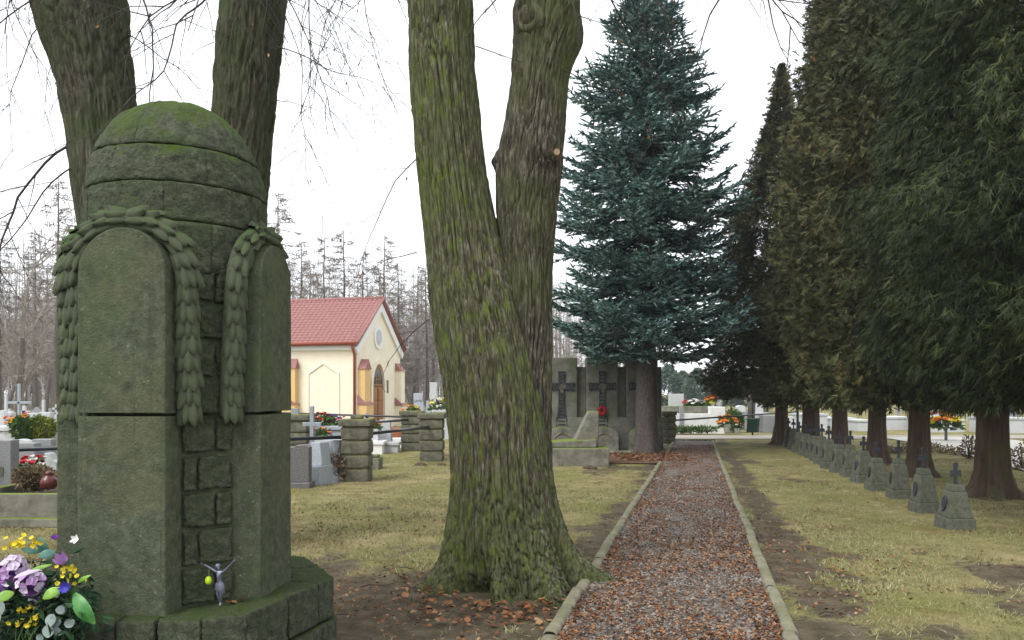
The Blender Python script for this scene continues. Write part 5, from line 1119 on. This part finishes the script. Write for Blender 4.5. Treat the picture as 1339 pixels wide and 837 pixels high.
# the far wood: uncountable stems and twigs, one mass
g = Geo(); rng = np.random.default_rng(93); n = 1100; ang = rng.uniform(-1.05, .14, n); d = rng.uniform(95, 170, n)
for a, dd in zip(ang, d):
    H = rng.uniform(12, 19); x, y = math.sin(a)*dd, math.cos(a)*dd; g.tube([(x, y, -.2), (x+rng.normal()*.3, y, H)], [rng.uniform(.1, .2), .03], 3, False)
m_ = 95000; ang = rng.uniform(-1.05, .14, m_); dd = rng.uniform(95, 170, m_); P = np.stack([np.sin(ang)*dd, np.cos(ang)*dd, rng.beta(1.2, 1.6, m_)*18], -1)
blades(g, P, rnd_dirs(m_, rng)+np.array([0, 0, .5]), rnd_dirs(m_, rng), rng.uniform(.8, 2.2, m_), .07)
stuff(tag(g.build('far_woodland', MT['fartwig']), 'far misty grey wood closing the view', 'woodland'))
# evergreens beyond the path end
def pine(seed, H):
    rng = np.random.default_rng(seed); n = 5200; t = rng.random(n); z = H*(.12+.86*t); r = np.interp(t, [0, .25, .7, 1], [.8, 1, .75, .1])*H*.30*(.35+.65*rng.random(n)**.5); a = rng.random(n)*6.28
    r *= .7+.6*fbm(np.stack([np.cos(a)*2, np.sin(a)*2, z*.5+seed], -1), 2); P = np.stack([r*np.cos(a), r*np.sin(a), z], -1)
    keep = fbm(P*.75+seed, 2) > .44; P = P[keep]; n = len(P); g = Geo(); D = P*np.array([1, 1, 0])+rng.normal(size=P.shape)*.8
    diamonds(g, P, D, rnd_dirs(n, rng), rng.uniform(.25, .6, n), .16); diamonds(g, P+rng.normal(size=P.shape)*.15, D+rng.normal(size=P.shape)*.9, rnd_dirs(n, rng), rng.uniform(.25, .6, n), .14)
    a_ = g.mesh('pine_crown'); a_.materials.append(MT['evergreen']); g = Geo(); g.tube([(0, 0, -.2), (.05, 0, H*.5), (0, 0, H*.95)], [H*.02, H*.014, .02], 7); b_ = g.mesh('pine_trunk', True); b_.materials.append(MT['larchbark']); return a_, b_
PM = [pine(s, 7) for s in (1, 2, 3)]
for k, (px, yt, d, lab) in enumerate([(874, 478, 74, 'bluish evergreen right of the memorial wall'), (893, 486, 76, 'bluish evergreen above the white tomb flowers'), (912, 482, 72, 'rounded bluish evergreen above the white tomb pier'), (934, 490, 78, 'bluish evergreen above the right end of the white tomb'), (956, 484, 74, 'bluish evergreen above the dark green bush'),
    (980, 488, 76, 'bluish evergreen behind the wooden post'), (1004, 486, 72, 'bluish evergreen mostly behind the thuja boughs'), (1110, 505, 70, 'low evergreen far behind the thuja trunks'), (1190, 505, 66, 'low evergreen far behind the second thuja'), (1290, 500, 68, 'low evergreen far behind the nearest thuja')]):
    H = EYE-(yt-HOR)/FOC*d; t = thing('pine_tree', lab, 'tree', ((px-CX)/FOC*d, d, 0), k*1.1)
    for nm, me in (('crown', PM[k % 3][0]), ('trunk', PM[k % 3][1])): o = link(nm, me, None, t); o.scale = (H/7*1.15, H/7*1.15, H/7)
g = Geo(); q = dp(947, 535, 58); q.z = 0; g.tube([(-.4, 0, -.1), (.75, 0, 4.2)], [.14, .09], 8); tag(g.build('leaning_pole', MT['larchbark'], None, True, q), 'pale leaning wooden pole before the bluish evergreens', 'pole')
# ================================================================== SMALL METAL FIGURE AND FLOWERS AT THE MONUMENT
FG = gp(287.5, 793.5, PH); FZ = PH
fig = thing('crucifix_figure', 'small silvery metal figure with raised outstretched arms leaning on the monument plinth', 'figure', FG, -.25); fig.scale = (1.08, 1.12, 1.04)
def skin(name, V, Eg, R, m_, parent, sub=2):
    me = bpy.data.meshes.new(name); me.from_pydata(V, Eg, []); o = link(name, me, m_, parent)
    md = o.modifiers.new('skin', 'SKIN'); md.use_smooth_shade = True
    for k, r in enumerate(R): me.skin_vertices[0].data[k].radius = r if isinstance(r, tuple) else (r, r); me.skin_vertices[0].data[k].use_root = (k == 0)
    sb = o.modifiers.new('sub', 'SUBSURF'); sb.levels = sb.render_levels = sub; return o
V = [(0, 0, .116), (-.001, 0, .135), (0, -.002, .158), (0, .0, .180), (0, .0, .191), (-.006, -.004, .200), (-.009, -.006, .211), (-.011, -.006, .221),      # pelvis, waist, chest, neck base, neck, head
     (-.020, 0, .181), (-.052, 0, .197), (-.084, -.002, .213), (-.094, -.004, .216),                                   # left arm
     (.020, 0, .182), (.048, 0, .208), (.076, -.002, .237), (.084, -.004, .246),                                       # right arm
     (-.011, 0, .108), (-.006, -.010, .066), (.004, .0, .022), (.006, -.012, .006),                                    # leg, knee, ankle, toe
     (.012, 0, .108), (.013, -.012, .066), (.008, -.003, .024), (.008, -.015, .007)]
Eg = [(0,1),(1,2),(2,3),(3,4),(4,5),(5,6),(6,7),(3,8),(8,9),(9,10),(10,11),(3,12),(12,13),(13,14),(14,15),(0,16),(16,17),(17,18),(18,19),(0,20),(20,21),(21,22),(22,23)]
R = [(.017,.012),(.0145,.010),(.019,.012),(.014,.009),(.0065,.0065),(.0095,.0105),(.012,.013),(.0085,.0095), .0085,.0068,.0048,.0062, .0085,.0068,.0048,.0062, .0115,.0085,.0055,.0055, .0115,.0085,.0055,.0055]
body = skin('body', V, Eg, R, MT['silvermetal'], fig)
g = Geo(); n = 20                                    # loincloth, gathered, a little wider at its hem
rings = []
for (z_, rx, ry) in ((.128, .021, .0155), (.116, .0245, .0185), (.098, .026, .020), (.082, .027, .021), (.079, .0255, .0195)):
    rings.append([((rx+.0016*math.cos(6*t+z_*60))*math.cos(t)+.0005, (ry+.0016*math.cos(6*t+z_*60))*math.sin(t)-.002, z_-(.012*math.cos(t) if z_ < .085 else 0)) for t in np.linspace(0, 2*math.pi, n, endpoint=False)])
g.add(np.array(rings), [[a*n+k, a*n+(k+1) % n, (a+1)*n+(k+1) % n, (a+1)*n+k] for a in range(4) for k in range(n)]); g.build('loincloth', MT['silvermetal'], fig, True)
for sx, hx, hz, dx_, dz_ in ((-1, -.096, .2165, -.9, .42), (1, .085, .2475, .66, .75)):     # open hands: five short fingers each
    g = Geo()
    for k in range(5):
        a = (k-2)*.24; d = np.array([dx_*math.cos(a)-dz_*math.sin(a), -.15, dx_*math.sin(a)+dz_*math.cos(a)]); L_ = (.010, .0125, .0135, .0125, .0105)[k]; b0 = np.array([hx-dx_*.002, -.004, hz-dz_*.002])
        g.tube([b0, b0+d*L_*.55, b0+d*L_+np.array([0, -.002, 0])], [.0019, .0017, .0012], 5)
    g.build('hand', MT['silvermetal'], fig, True)
g = Geo()                                              # hair and crown over the head
g.lathe([(.001, .226), (.009, .2235), (.0135, .215), (.0138, .206), (.011, .200)], 12, (-.010, -.003, 0)); g.build('hair', MT['silvermetal'], fig, True)
g = Geo(); g.box((-.0105, -.0198, .2125), (.003, .004, .006)); g.box((-.0105, -.0188, .2052), (.006, .002, .0014)); g.box((-.0155, -.0185, .2158), (.0028, .0016, .0014)); g.box((-.0055, -.0185, .2158), (.0028, .0016, .0014)); g.build('face', MT['silvermetal'], fig)
# lime green bead on a thread, hung over the left arm
bd = thing('green_bead', 'lime green bead hanging from the arm of the silver figure', 'bead', FG+Vector((-.057, -.012, .145)))
g = Geo(); g.lathe([(.001, -.022), (.009, -.0205), (.0155, -.013), (.018, 0), (.0155, .013), (.009, .0205), (.001, .022)], 16); g.build('bead', MT['lime'], bd, True)
g = Geo(); g.tube([(0, 0, .02), (.002, -.002, .05), (0, .012, .062), (-.002, .018, .05), (0, .006, .02)], .0012, 5); g.build('thread', MT['dryshrub'], bd)

# ---- artificial flower arrangement at the lower left
BQ = Vector((dp(45, 0, 3.92).x, 3.92, 0)); DB = 3.92
bq = thing('flower_arrangement', 'artificial flower arrangement with purple hydrangea, lily and leaves before the monument', 'flowers', BQ)
def bp_(px, py, dd=0.0): v = dp(px, py, DB+dd); return np.array(v)-np.array(BQ)
g = Geo(); g.lathe([(.001, -.02), (.12, -.02), (.17, .33), (.18, .38), (.15, .38), (.001, .34)], 20); g.build('pot', plain('dark_plastic_pot', (.03, .035, .03), .6), bq, True)
rng = np.random.default_rng(4)
g = Geo()
for k in range(24):
    e = bp_(rng.uniform(-25, 115), rng.uniform(710, 830), rng.uniform(.02, .14)); g.tube([(rng.normal()*.04, rng.normal()*.04, .33), e*np.array([.5, .5, 1])+np.array([0, 0, -.08]), e], [.004, .0035, .002], 5)
g.build('stems', MT['shrubleaf'], bq)
g = Geo(); n = 1100; P = np.stack([rng.normal(size=n)*.12, .05+rng.normal(size=n)*.05, .53+rng.normal(size=n)*.09], -1); diamonds(g, P, rnd_dirs(n, rng), rnd_dirs(n, rng), .07*rng.uniform(.6, 1.3, n), .026, .1); g.build('filler_leaves', mat('dark_filler_leaf', [(.2, (.01,.03,.015)), (.8, (.03,.075,.03))], scale=5, bump=0, island=.6), bq)
def petal(L_, W_, cup=.25, n=5, tip=1.0):
    """one curved petal along +x"""
    V = []; 
    for k in range(n+1):
        t = k/n; w = W_*math.sin(math.pi*min(1, (t*.88+.09)))**.7*(1 if t < 1 else tip); zc = cup*L_*t*t
        V += [(t*L_, -w/2, zc+.12*w), (t*L_, 0, zc), (t*L_, w/2, zc+.12*w)]
    g = Geo(); g.add(V, [[a*3+k, a*3+k+1, a*3+4+k, a*3+3+k] for a in range(n) for k in range(2)]); return g
def frame(d, roll=0.0):
    d = Vector(d).normalized(); q = d.to_track_quat('Z', 'Y').to_matrix().to_4x4(); return q @ Matrix.Rotation(roll, 4, 'Z')
def flower_mesh(nm, k, L_, W_, cup, m_, open_=0.0):
    G_ = Geo()
    for q in range(k):
        p = petal(L_, W_, cup); V_ = p.V[0]; a = 2*math.pi*q/k; c, s = math.cos(a), math.sin(a); x = V_[:, 0]*math.cos(open_)-V_[:, 2]*math.sin(open_); z_ = V_[:, 0]*math.sin(open_)+V_[:, 2]*math.cos(open_)
        G_.add(np.stack([x*c-V_[:, 1]*s, x*s+V_[:, 1]*c, z_+.0006*q], -1), p.F[0])
    me = G_.mesh(nm, True); me.materials.append(MT[m_]); return me
def place(nm, me, parent, pos, d, roll=0.0, s=1.0):
    o = link(nm, me, None, parent); o.matrix_local = Matrix.Translation(Vector(pos)) @ frame(d, roll) @ Matrix.Scale(s, 4); return o
fl = [flower_mesh('floret', 4, .024, .026, .15, c, .1) for c in ('lilac', 'palelilac', 'purple', 'palelilac', 'lilac')]
for (px, py, r, dd, nfl) in ((18, 745, .062, .03, 34), (42, 762, .055, -.02, 30), (5, 770, .05, .0, 18), (52, 783, .04, .03, 12)):
    c = bp_(px, py, dd); hg = Geo(); hg.lathe([(.001, -r*.6), (r*.5, -r*.4), (r*.72, 0), (r*.5, r*.5), (.001, r*.72)], 12, c); hb = hg.build('hydrangea', MT['violet'], bq, True)
    for q in range(nfl):
        z_ = 1-2*(q+.5)/nfl; a = q*2.39996; v = Vector((math.sqrt(1-z_*z_)*math.cos(a), -abs(math.sqrt(1-z_*z_)*math.sin(a))*1.0+.2, z_)).normalized()
        place('floret', fl[int(rng.integers(0, 5))], hb, Vector(c)+v*r*rng.uniform(.88, 1.05), v+Vector(rng.normal(size=3)*.2), rng.uniform(0, 6), rng.uniform(.85, 1.15))
lily = flower_mesh('lily', 6, .075, .03, .45, 'lilac', .75); place('lily', lily, bq, bp_(84, 738, -.02), (.15, -.75, .55), .3)
cf = flower_mesh('cornflower', 11, .034, .013, .2, 'blue', .35); place('cornflower', cf, bq, bp_(86, 768, -.06), (.1, -1, .25)); place('cornflower', flower_mesh('cornflower', 9, .026, .012, .2, 'violet', .6), bq, bp_(72, 706, .02), (.2, -.5, .8))
yb = flower_mesh('yellow_blossom', 5, .013, .013, .2, 'yellow', .3)
for (px, py, sx, sy, n) in ((15, 711, 8, 5, 9), (29, 710, 6, 6, 7), (45, 709, 6, 5, 8), (95, 752, 9, 8, 16), (33, 797, 6, 6, 7), (43, 806, 6, 6, 7), (40, 817, 6, 5, 6), (22, 816, 5, 4, 4)):
    yo = bpy.data.objects.new('yellow_spray', None); C.objects.link(yo); yo.parent = bq; yo.location = bp_(px, py, -.03)
    for q in range(n): place('yellow_blossom', yb, yo, (rng.normal()*sx*.0030, rng.normal()*.01, rng.normal()*sy*.0030), (rng.normal()*.6, -1, rng.normal()*.6+.3), rng.uniform(0, 6), rng.uniform(.8, 1.25))
def big_leaf(px, py, px2, py2, W_, m_, dd=-.05, dd2=-.08, nrm=(0, -1, .3)):
    a, b_ = bp_(px, py, dd), bp_(px2, py2, dd2); d = b_-a; L_ = np.linalg.norm(d); d /= L_; N = np.array(nrm, float); N -= d*N.dot(d); N /= np.linalg.norm(N); S = np.cross(d, N); V = []; n = 9
    for k in range(n+1):
        t = k/n; w = W_*math.sin(math.pi*(t*.93+.05))**.75; arch = .16*L_*math.sin(math.pi*t)
        for u, h_ in ((-.5, -.02), (-.25, .012), (0, -.006), (.25, .012), (.5, -.02)): V.append(a+d*L_*t+N*(arch+h_*w*4)+S*w*u)
    g = Geo(); g.add(V, [[q*5+k, q*5+k+1, q*5+6+k, q*5+5+k] for q in range(n) for k in range(4)]); o = g.build('leaf', MT[m_], bq, True); return o
MT['glossleaf'] = mat('variegated_leaf', [(.3, (.03,.14,.025)), (.6, (.06,.22,.04)), (.8, (.22,.38,.07))], scale=22, rough=.4, bump=.2, bscale=40, spec=.5)
MT['limeleaf'] = mat('lime_leaf', [(.3, (.10,.25,.02)), (.7, (.25,.42,.06))], scale=18, rough=.45, bump=.2, spec=.5)
MT['tealleaf'] = mat('blue_green_leaf', [(.3, (.04,.12,.09)), (.7, (.11,.22,.18))], scale=14, rough=.5, bump=.2)
big_leaf(97, 776, 124, 816, .075, 'glossleaf'); big_leaf(80, 769, 56, 783, .05, 'limeleaf', -.07, -.1); big_leaf(62, 726, 52, 702, .05, 'tealleaf', .02, .0); big_leaf(72, 722, 50, 728, .045, 'tealleaf', -.02, -.05); big_leaf(52, 722, 28, 718, .03, 'tealleaf', 0, -.02)
big_leaf(36, 750, 68, 738, .022, 'limeleaf', -.06, -.05); big_leaf(18, 775, -6, 785, .05, 'limeleaf', -.06, -.1); big_leaf(102, 762, 119, 752, .02, 'limeleaf', -.03, -.05); big_leaf(52, 745, 18, 756, .02, 'palelilac', -.09, -.1)
eu = flower_mesh('silver_leaf', 1, .05, .05, .15, 'silver', 0)
for (px, py, s) in ((78, 786, .85), (83, 797, .95), (90, 802, .8), (73, 808, 1.15), (84, 815, 1.1), (70, 822, 1.2), (90, 824, .9), (56, 834, .8), (80, 836, 1.0), (2, 790, 1.5), (-4, 802, 1.6), (4, 808, 1.2)):
    place('silver_leaf', eu, bq, bp_(px-5, py-5, -.05), (rng.normal()*.3, -1, rng.normal()*.3), rng.uniform(0, 6), s)
wf = flower_mesh('white_blossom', 5, .03, .018, .3, 'whitepetal', .4); place('white_blossom', wf, bq, bp_(100, 706, .1), (-.1, -1, .4))
# ================================================================== GRASS, GRAVEL, FALLEN LEAVES
rng = np.random.default_rng(55)
def sample_area(n, y0, y1, power=1.7):
    """points in front of the camera, denser when near"""
    u = rng.random(n)**power; y = y0+(y1-y0)*u; x = (rng.random(n)*1.45-.725)*y; return x, y
x, y = sample_area(300000, 4.2, 20)
off_path = (x < path_l(y)-.06) | (x > path_r(y)+.06)
plc = np.hypot(x-LIND.x, y-LIND.y) > .75
mloc = ~((x < -1.0) & (y < 5.7) & (x > -3.4))
dmk = dirt_mask(x, y); clump = fbm(np.stack([x*2.2, y*2.2, x*0+1], -1), 3)
keep = off_path & plc & mloc & (rng.random(len(x)) > np.clip((dmk-.22)*2.3, 0, .985)) & (clump+rng.random(len(x))*.35 > .53); x, y = x[keep], y[keep]; n = len(x)
print('blades', n)
P = np.stack([x, y, np.full(n, -.028)], -1); D = np.column_stack([rng.normal(size=(n, 2))*.85, np.ones(n)*.75]); g = Geo()
blades(g, P, D, rnd_dirs(n, rng), rng.uniform(.03, .062, n)*(.8+.5*clump[keep]), rng.uniform(.006, .013, n))
stuff(tag(g.build('lawn_grass', MT['blade']), 'short dry yellow green lawn grass', 'grass'))
# gravel: little faceted stones over the near part of the path
n = 26000; u = rng.random(n)**1.6; y = 4.0+u*12; t = rng.random(n); x = path_l(y)+.05+(path_r(y)-path_l(y)-.1)*t
s = rng.uniform(.006, .015, n)*(1+.9*(rng.random(n) < .05)); oct_ = np.array([(1,0,0),(0,1,0),(-1,0,0),(0,-1,0),(0,0,.75),(0,0,-.75)])
a = rng.random(n)*6.28; c, sn = np.cos(a), np.sin(a); sc3 = rng.uniform(.65, 1.3, (n, 3)); O = oct_[None]*sc3[:, None]*s[:, None, None]
V = np.stack([O[..., 0]*c[:, None]-O[..., 1]*sn[:, None], O[..., 0]*sn[:, None]+O[..., 1]*c[:, None], O[..., 2]], -1)+np.stack([x, y, np.full(n, .017)], -1)[:, None]
F = np.array([(0,1,4),(1,2,4),(2,3,4),(3,0,4)]); g = Geo(); g.add(V, (np.arange(n)[:, None, None]*6+F[None]).reshape(-1, 3))
stuff(tag(g.build('gravel', MT['stones']), 'loose grey gravel on the path', 'gravel'))
# fallen leaves: thick along the path sides, thin on the lawn
def leaf_field(x, y, z, size, name, label):
    n = len(x); P = np.stack([x, y, z], -1); a = rng.random(n)*6.28; D = np.stack([np.cos(a), np.sin(a), rng.normal(size=n)*.22+.1], -1); N = np.column_stack([rng.normal(size=(n, 2))*.45, np.ones(n)])
    D /= np.linalg.norm(D, axis=1)[:, None]; S = np.cross(D, N); S /= np.linalg.norm(S, axis=1)[:, None]; N = np.cross(S, D); L_ = (size*rng.uniform(.55, 1.35, n))[:, None]; W = L_*rng.uniform(.32, .5, n)[:, None]
    cu = (rng.normal(size=n)*.18+.16)[:, None]*L_
    V = np.stack([P-D*L_*.5+N*cu*.6, P-D*L_*.12+S*W+N*cu, P+D*L_*.25+S*W*.7+N*cu*.8, P+D*L_*.5+N*cu*1.2, P+D*L_*.25-S*W*.7+N*cu*.8, P-D*L_*.12-S*W+N*cu, P], 1)
    i = np.arange(n)[:, None]*7; g = Geo(); g.add(V, np.concatenate([i+np.array([[0, 1, 6]]), i+np.array([[6, 5, 0]])]), np.concatenate([i+np.array([[1, 2, 3, 6]]), i+np.array([[6, 3, 4, 5]])]))
    return stuff(tag(g.build(name, MT['leaf']), label, 'leaves'))
n = 36000; u = rng.random(n)**2.3; y = 4.0+u*21; e = rng.random(n); t = np.where(rng.random(n) < .36, np.where(rng.random(n) < .55, e**2.0*.5, 1-e**2.0*.45), rng.random(n)); pat = fbm(np.stack([t*4, y*1.2, t*0], -1), 3)
k = pat+rng.random(n)*.3 >.52; t, y = t[k], y[k]; x = path_l(y)+.02+(path_r(y)-path_l(y)-.04)*t
leaf_field(x, y, np.full(len(x), .022), .025, 'path_leaves', 'fallen rust brown leaves on the path')
x, y = sample_area(26000, 4.2, 22, 1.5); dmk = dirt_mask(x, y); pat = fbm(np.stack([x*.9, y*.9, x*0+6], -1), 3)
k = ((x < path_l(y)) | (x > path_r(y))) & (np.hypot(x-LIND.x, y-LIND.y) > .72) & mloc[:1].repeat(len(x)) & (pat+dmk*.22+rng.random(len(x))*.3 > .80) & ~((x < -1.0) & (y < 5.7))
leaf_field(x[k], y[k], np.full(k.sum(), -.012), .03, 'lawn_leaves', 'scattered brown leaves on lawn and soil')
a = rng.normal(size=320)*.9-1.5; r = rng.uniform(.45, 1.0, 320); leaf_field(LIND.x+r*np.cos(a), LIND.y+r*np.sin(a), np.full(320, -.005)+.05*(1-r), .05, 'root_leaves', 'brown leaves caught among the linden roots')
q = gp(300, 790, PH); leaf_field(q.x+rng.normal(size=9)*.02+.02, q.y+rng.normal(size=9)*.012+.02, np.full(9, PH+.004), .03, 'plinth_leaves', 'few dry leaves on the monument plinth')
x = rng.uniform(2.6, 4.4, 900); y = rng.uniform(19.0, 21.6, 900); leaf_field(x, y, np.full(900, .012), .06, 'side_path_leaves', 'brown leaves covering the side path')
# fallen twigs
for k, (px, py, a, L_) in enumerate([(500, 765, .4, .35), (425, 803, -.3, .5), (600, 790, .9, .3), (520, 742, 2.6, .3), (1090, 800, .5, .3)]):
    p = gp(px, py); g = Geo(); P = [(math.cos(a)*L_*(t-.5), math.sin(a)*L_*(t-.5), .004+.01*math.sin(t*9)) for t in np.linspace(0, 1, 7)]; g.tube(P, np.linspace(.006, .002, 7), 5)
    tag(g.build('fallen_twig', MT['twig'], None, True, p), ['thin fallen twig left of the linden roots', 'longer fallen twig on the soil by the plinth', 'short twig close to the linden roots', 'thin twig on the worn turf left of the linden', 'thin twig on the soil right of the path'][k], 'twig')

# ================================================================== HAZE
hz = Geo(); hz.box((0, 90, 14), (420, 220, 32)); ho = stuff(hz.build('haze', None))
hm = bpy.data.materials.new('pale_haze'); hm.use_nodes = True; nt = hm.node_tree; nt.nodes.remove(nt.nodes['Principled BSDF'])
pv = nt.nodes.new('ShaderNodeVolumePrincipled'); pv.inputs['Color'].default_value = (.86, .92, 1, 1); pv.inputs['Density'].default_value = 0.0008; pv.inputs['Anisotropy'].default_value = .2
nt.links.new(pv.outputs[0], nt.nodes['Material Output'].inputs['Volume']); ho.data.materials.append(hm); ho['label'] = 'pale winter haze in the air'; ho['category'] = 'haze'
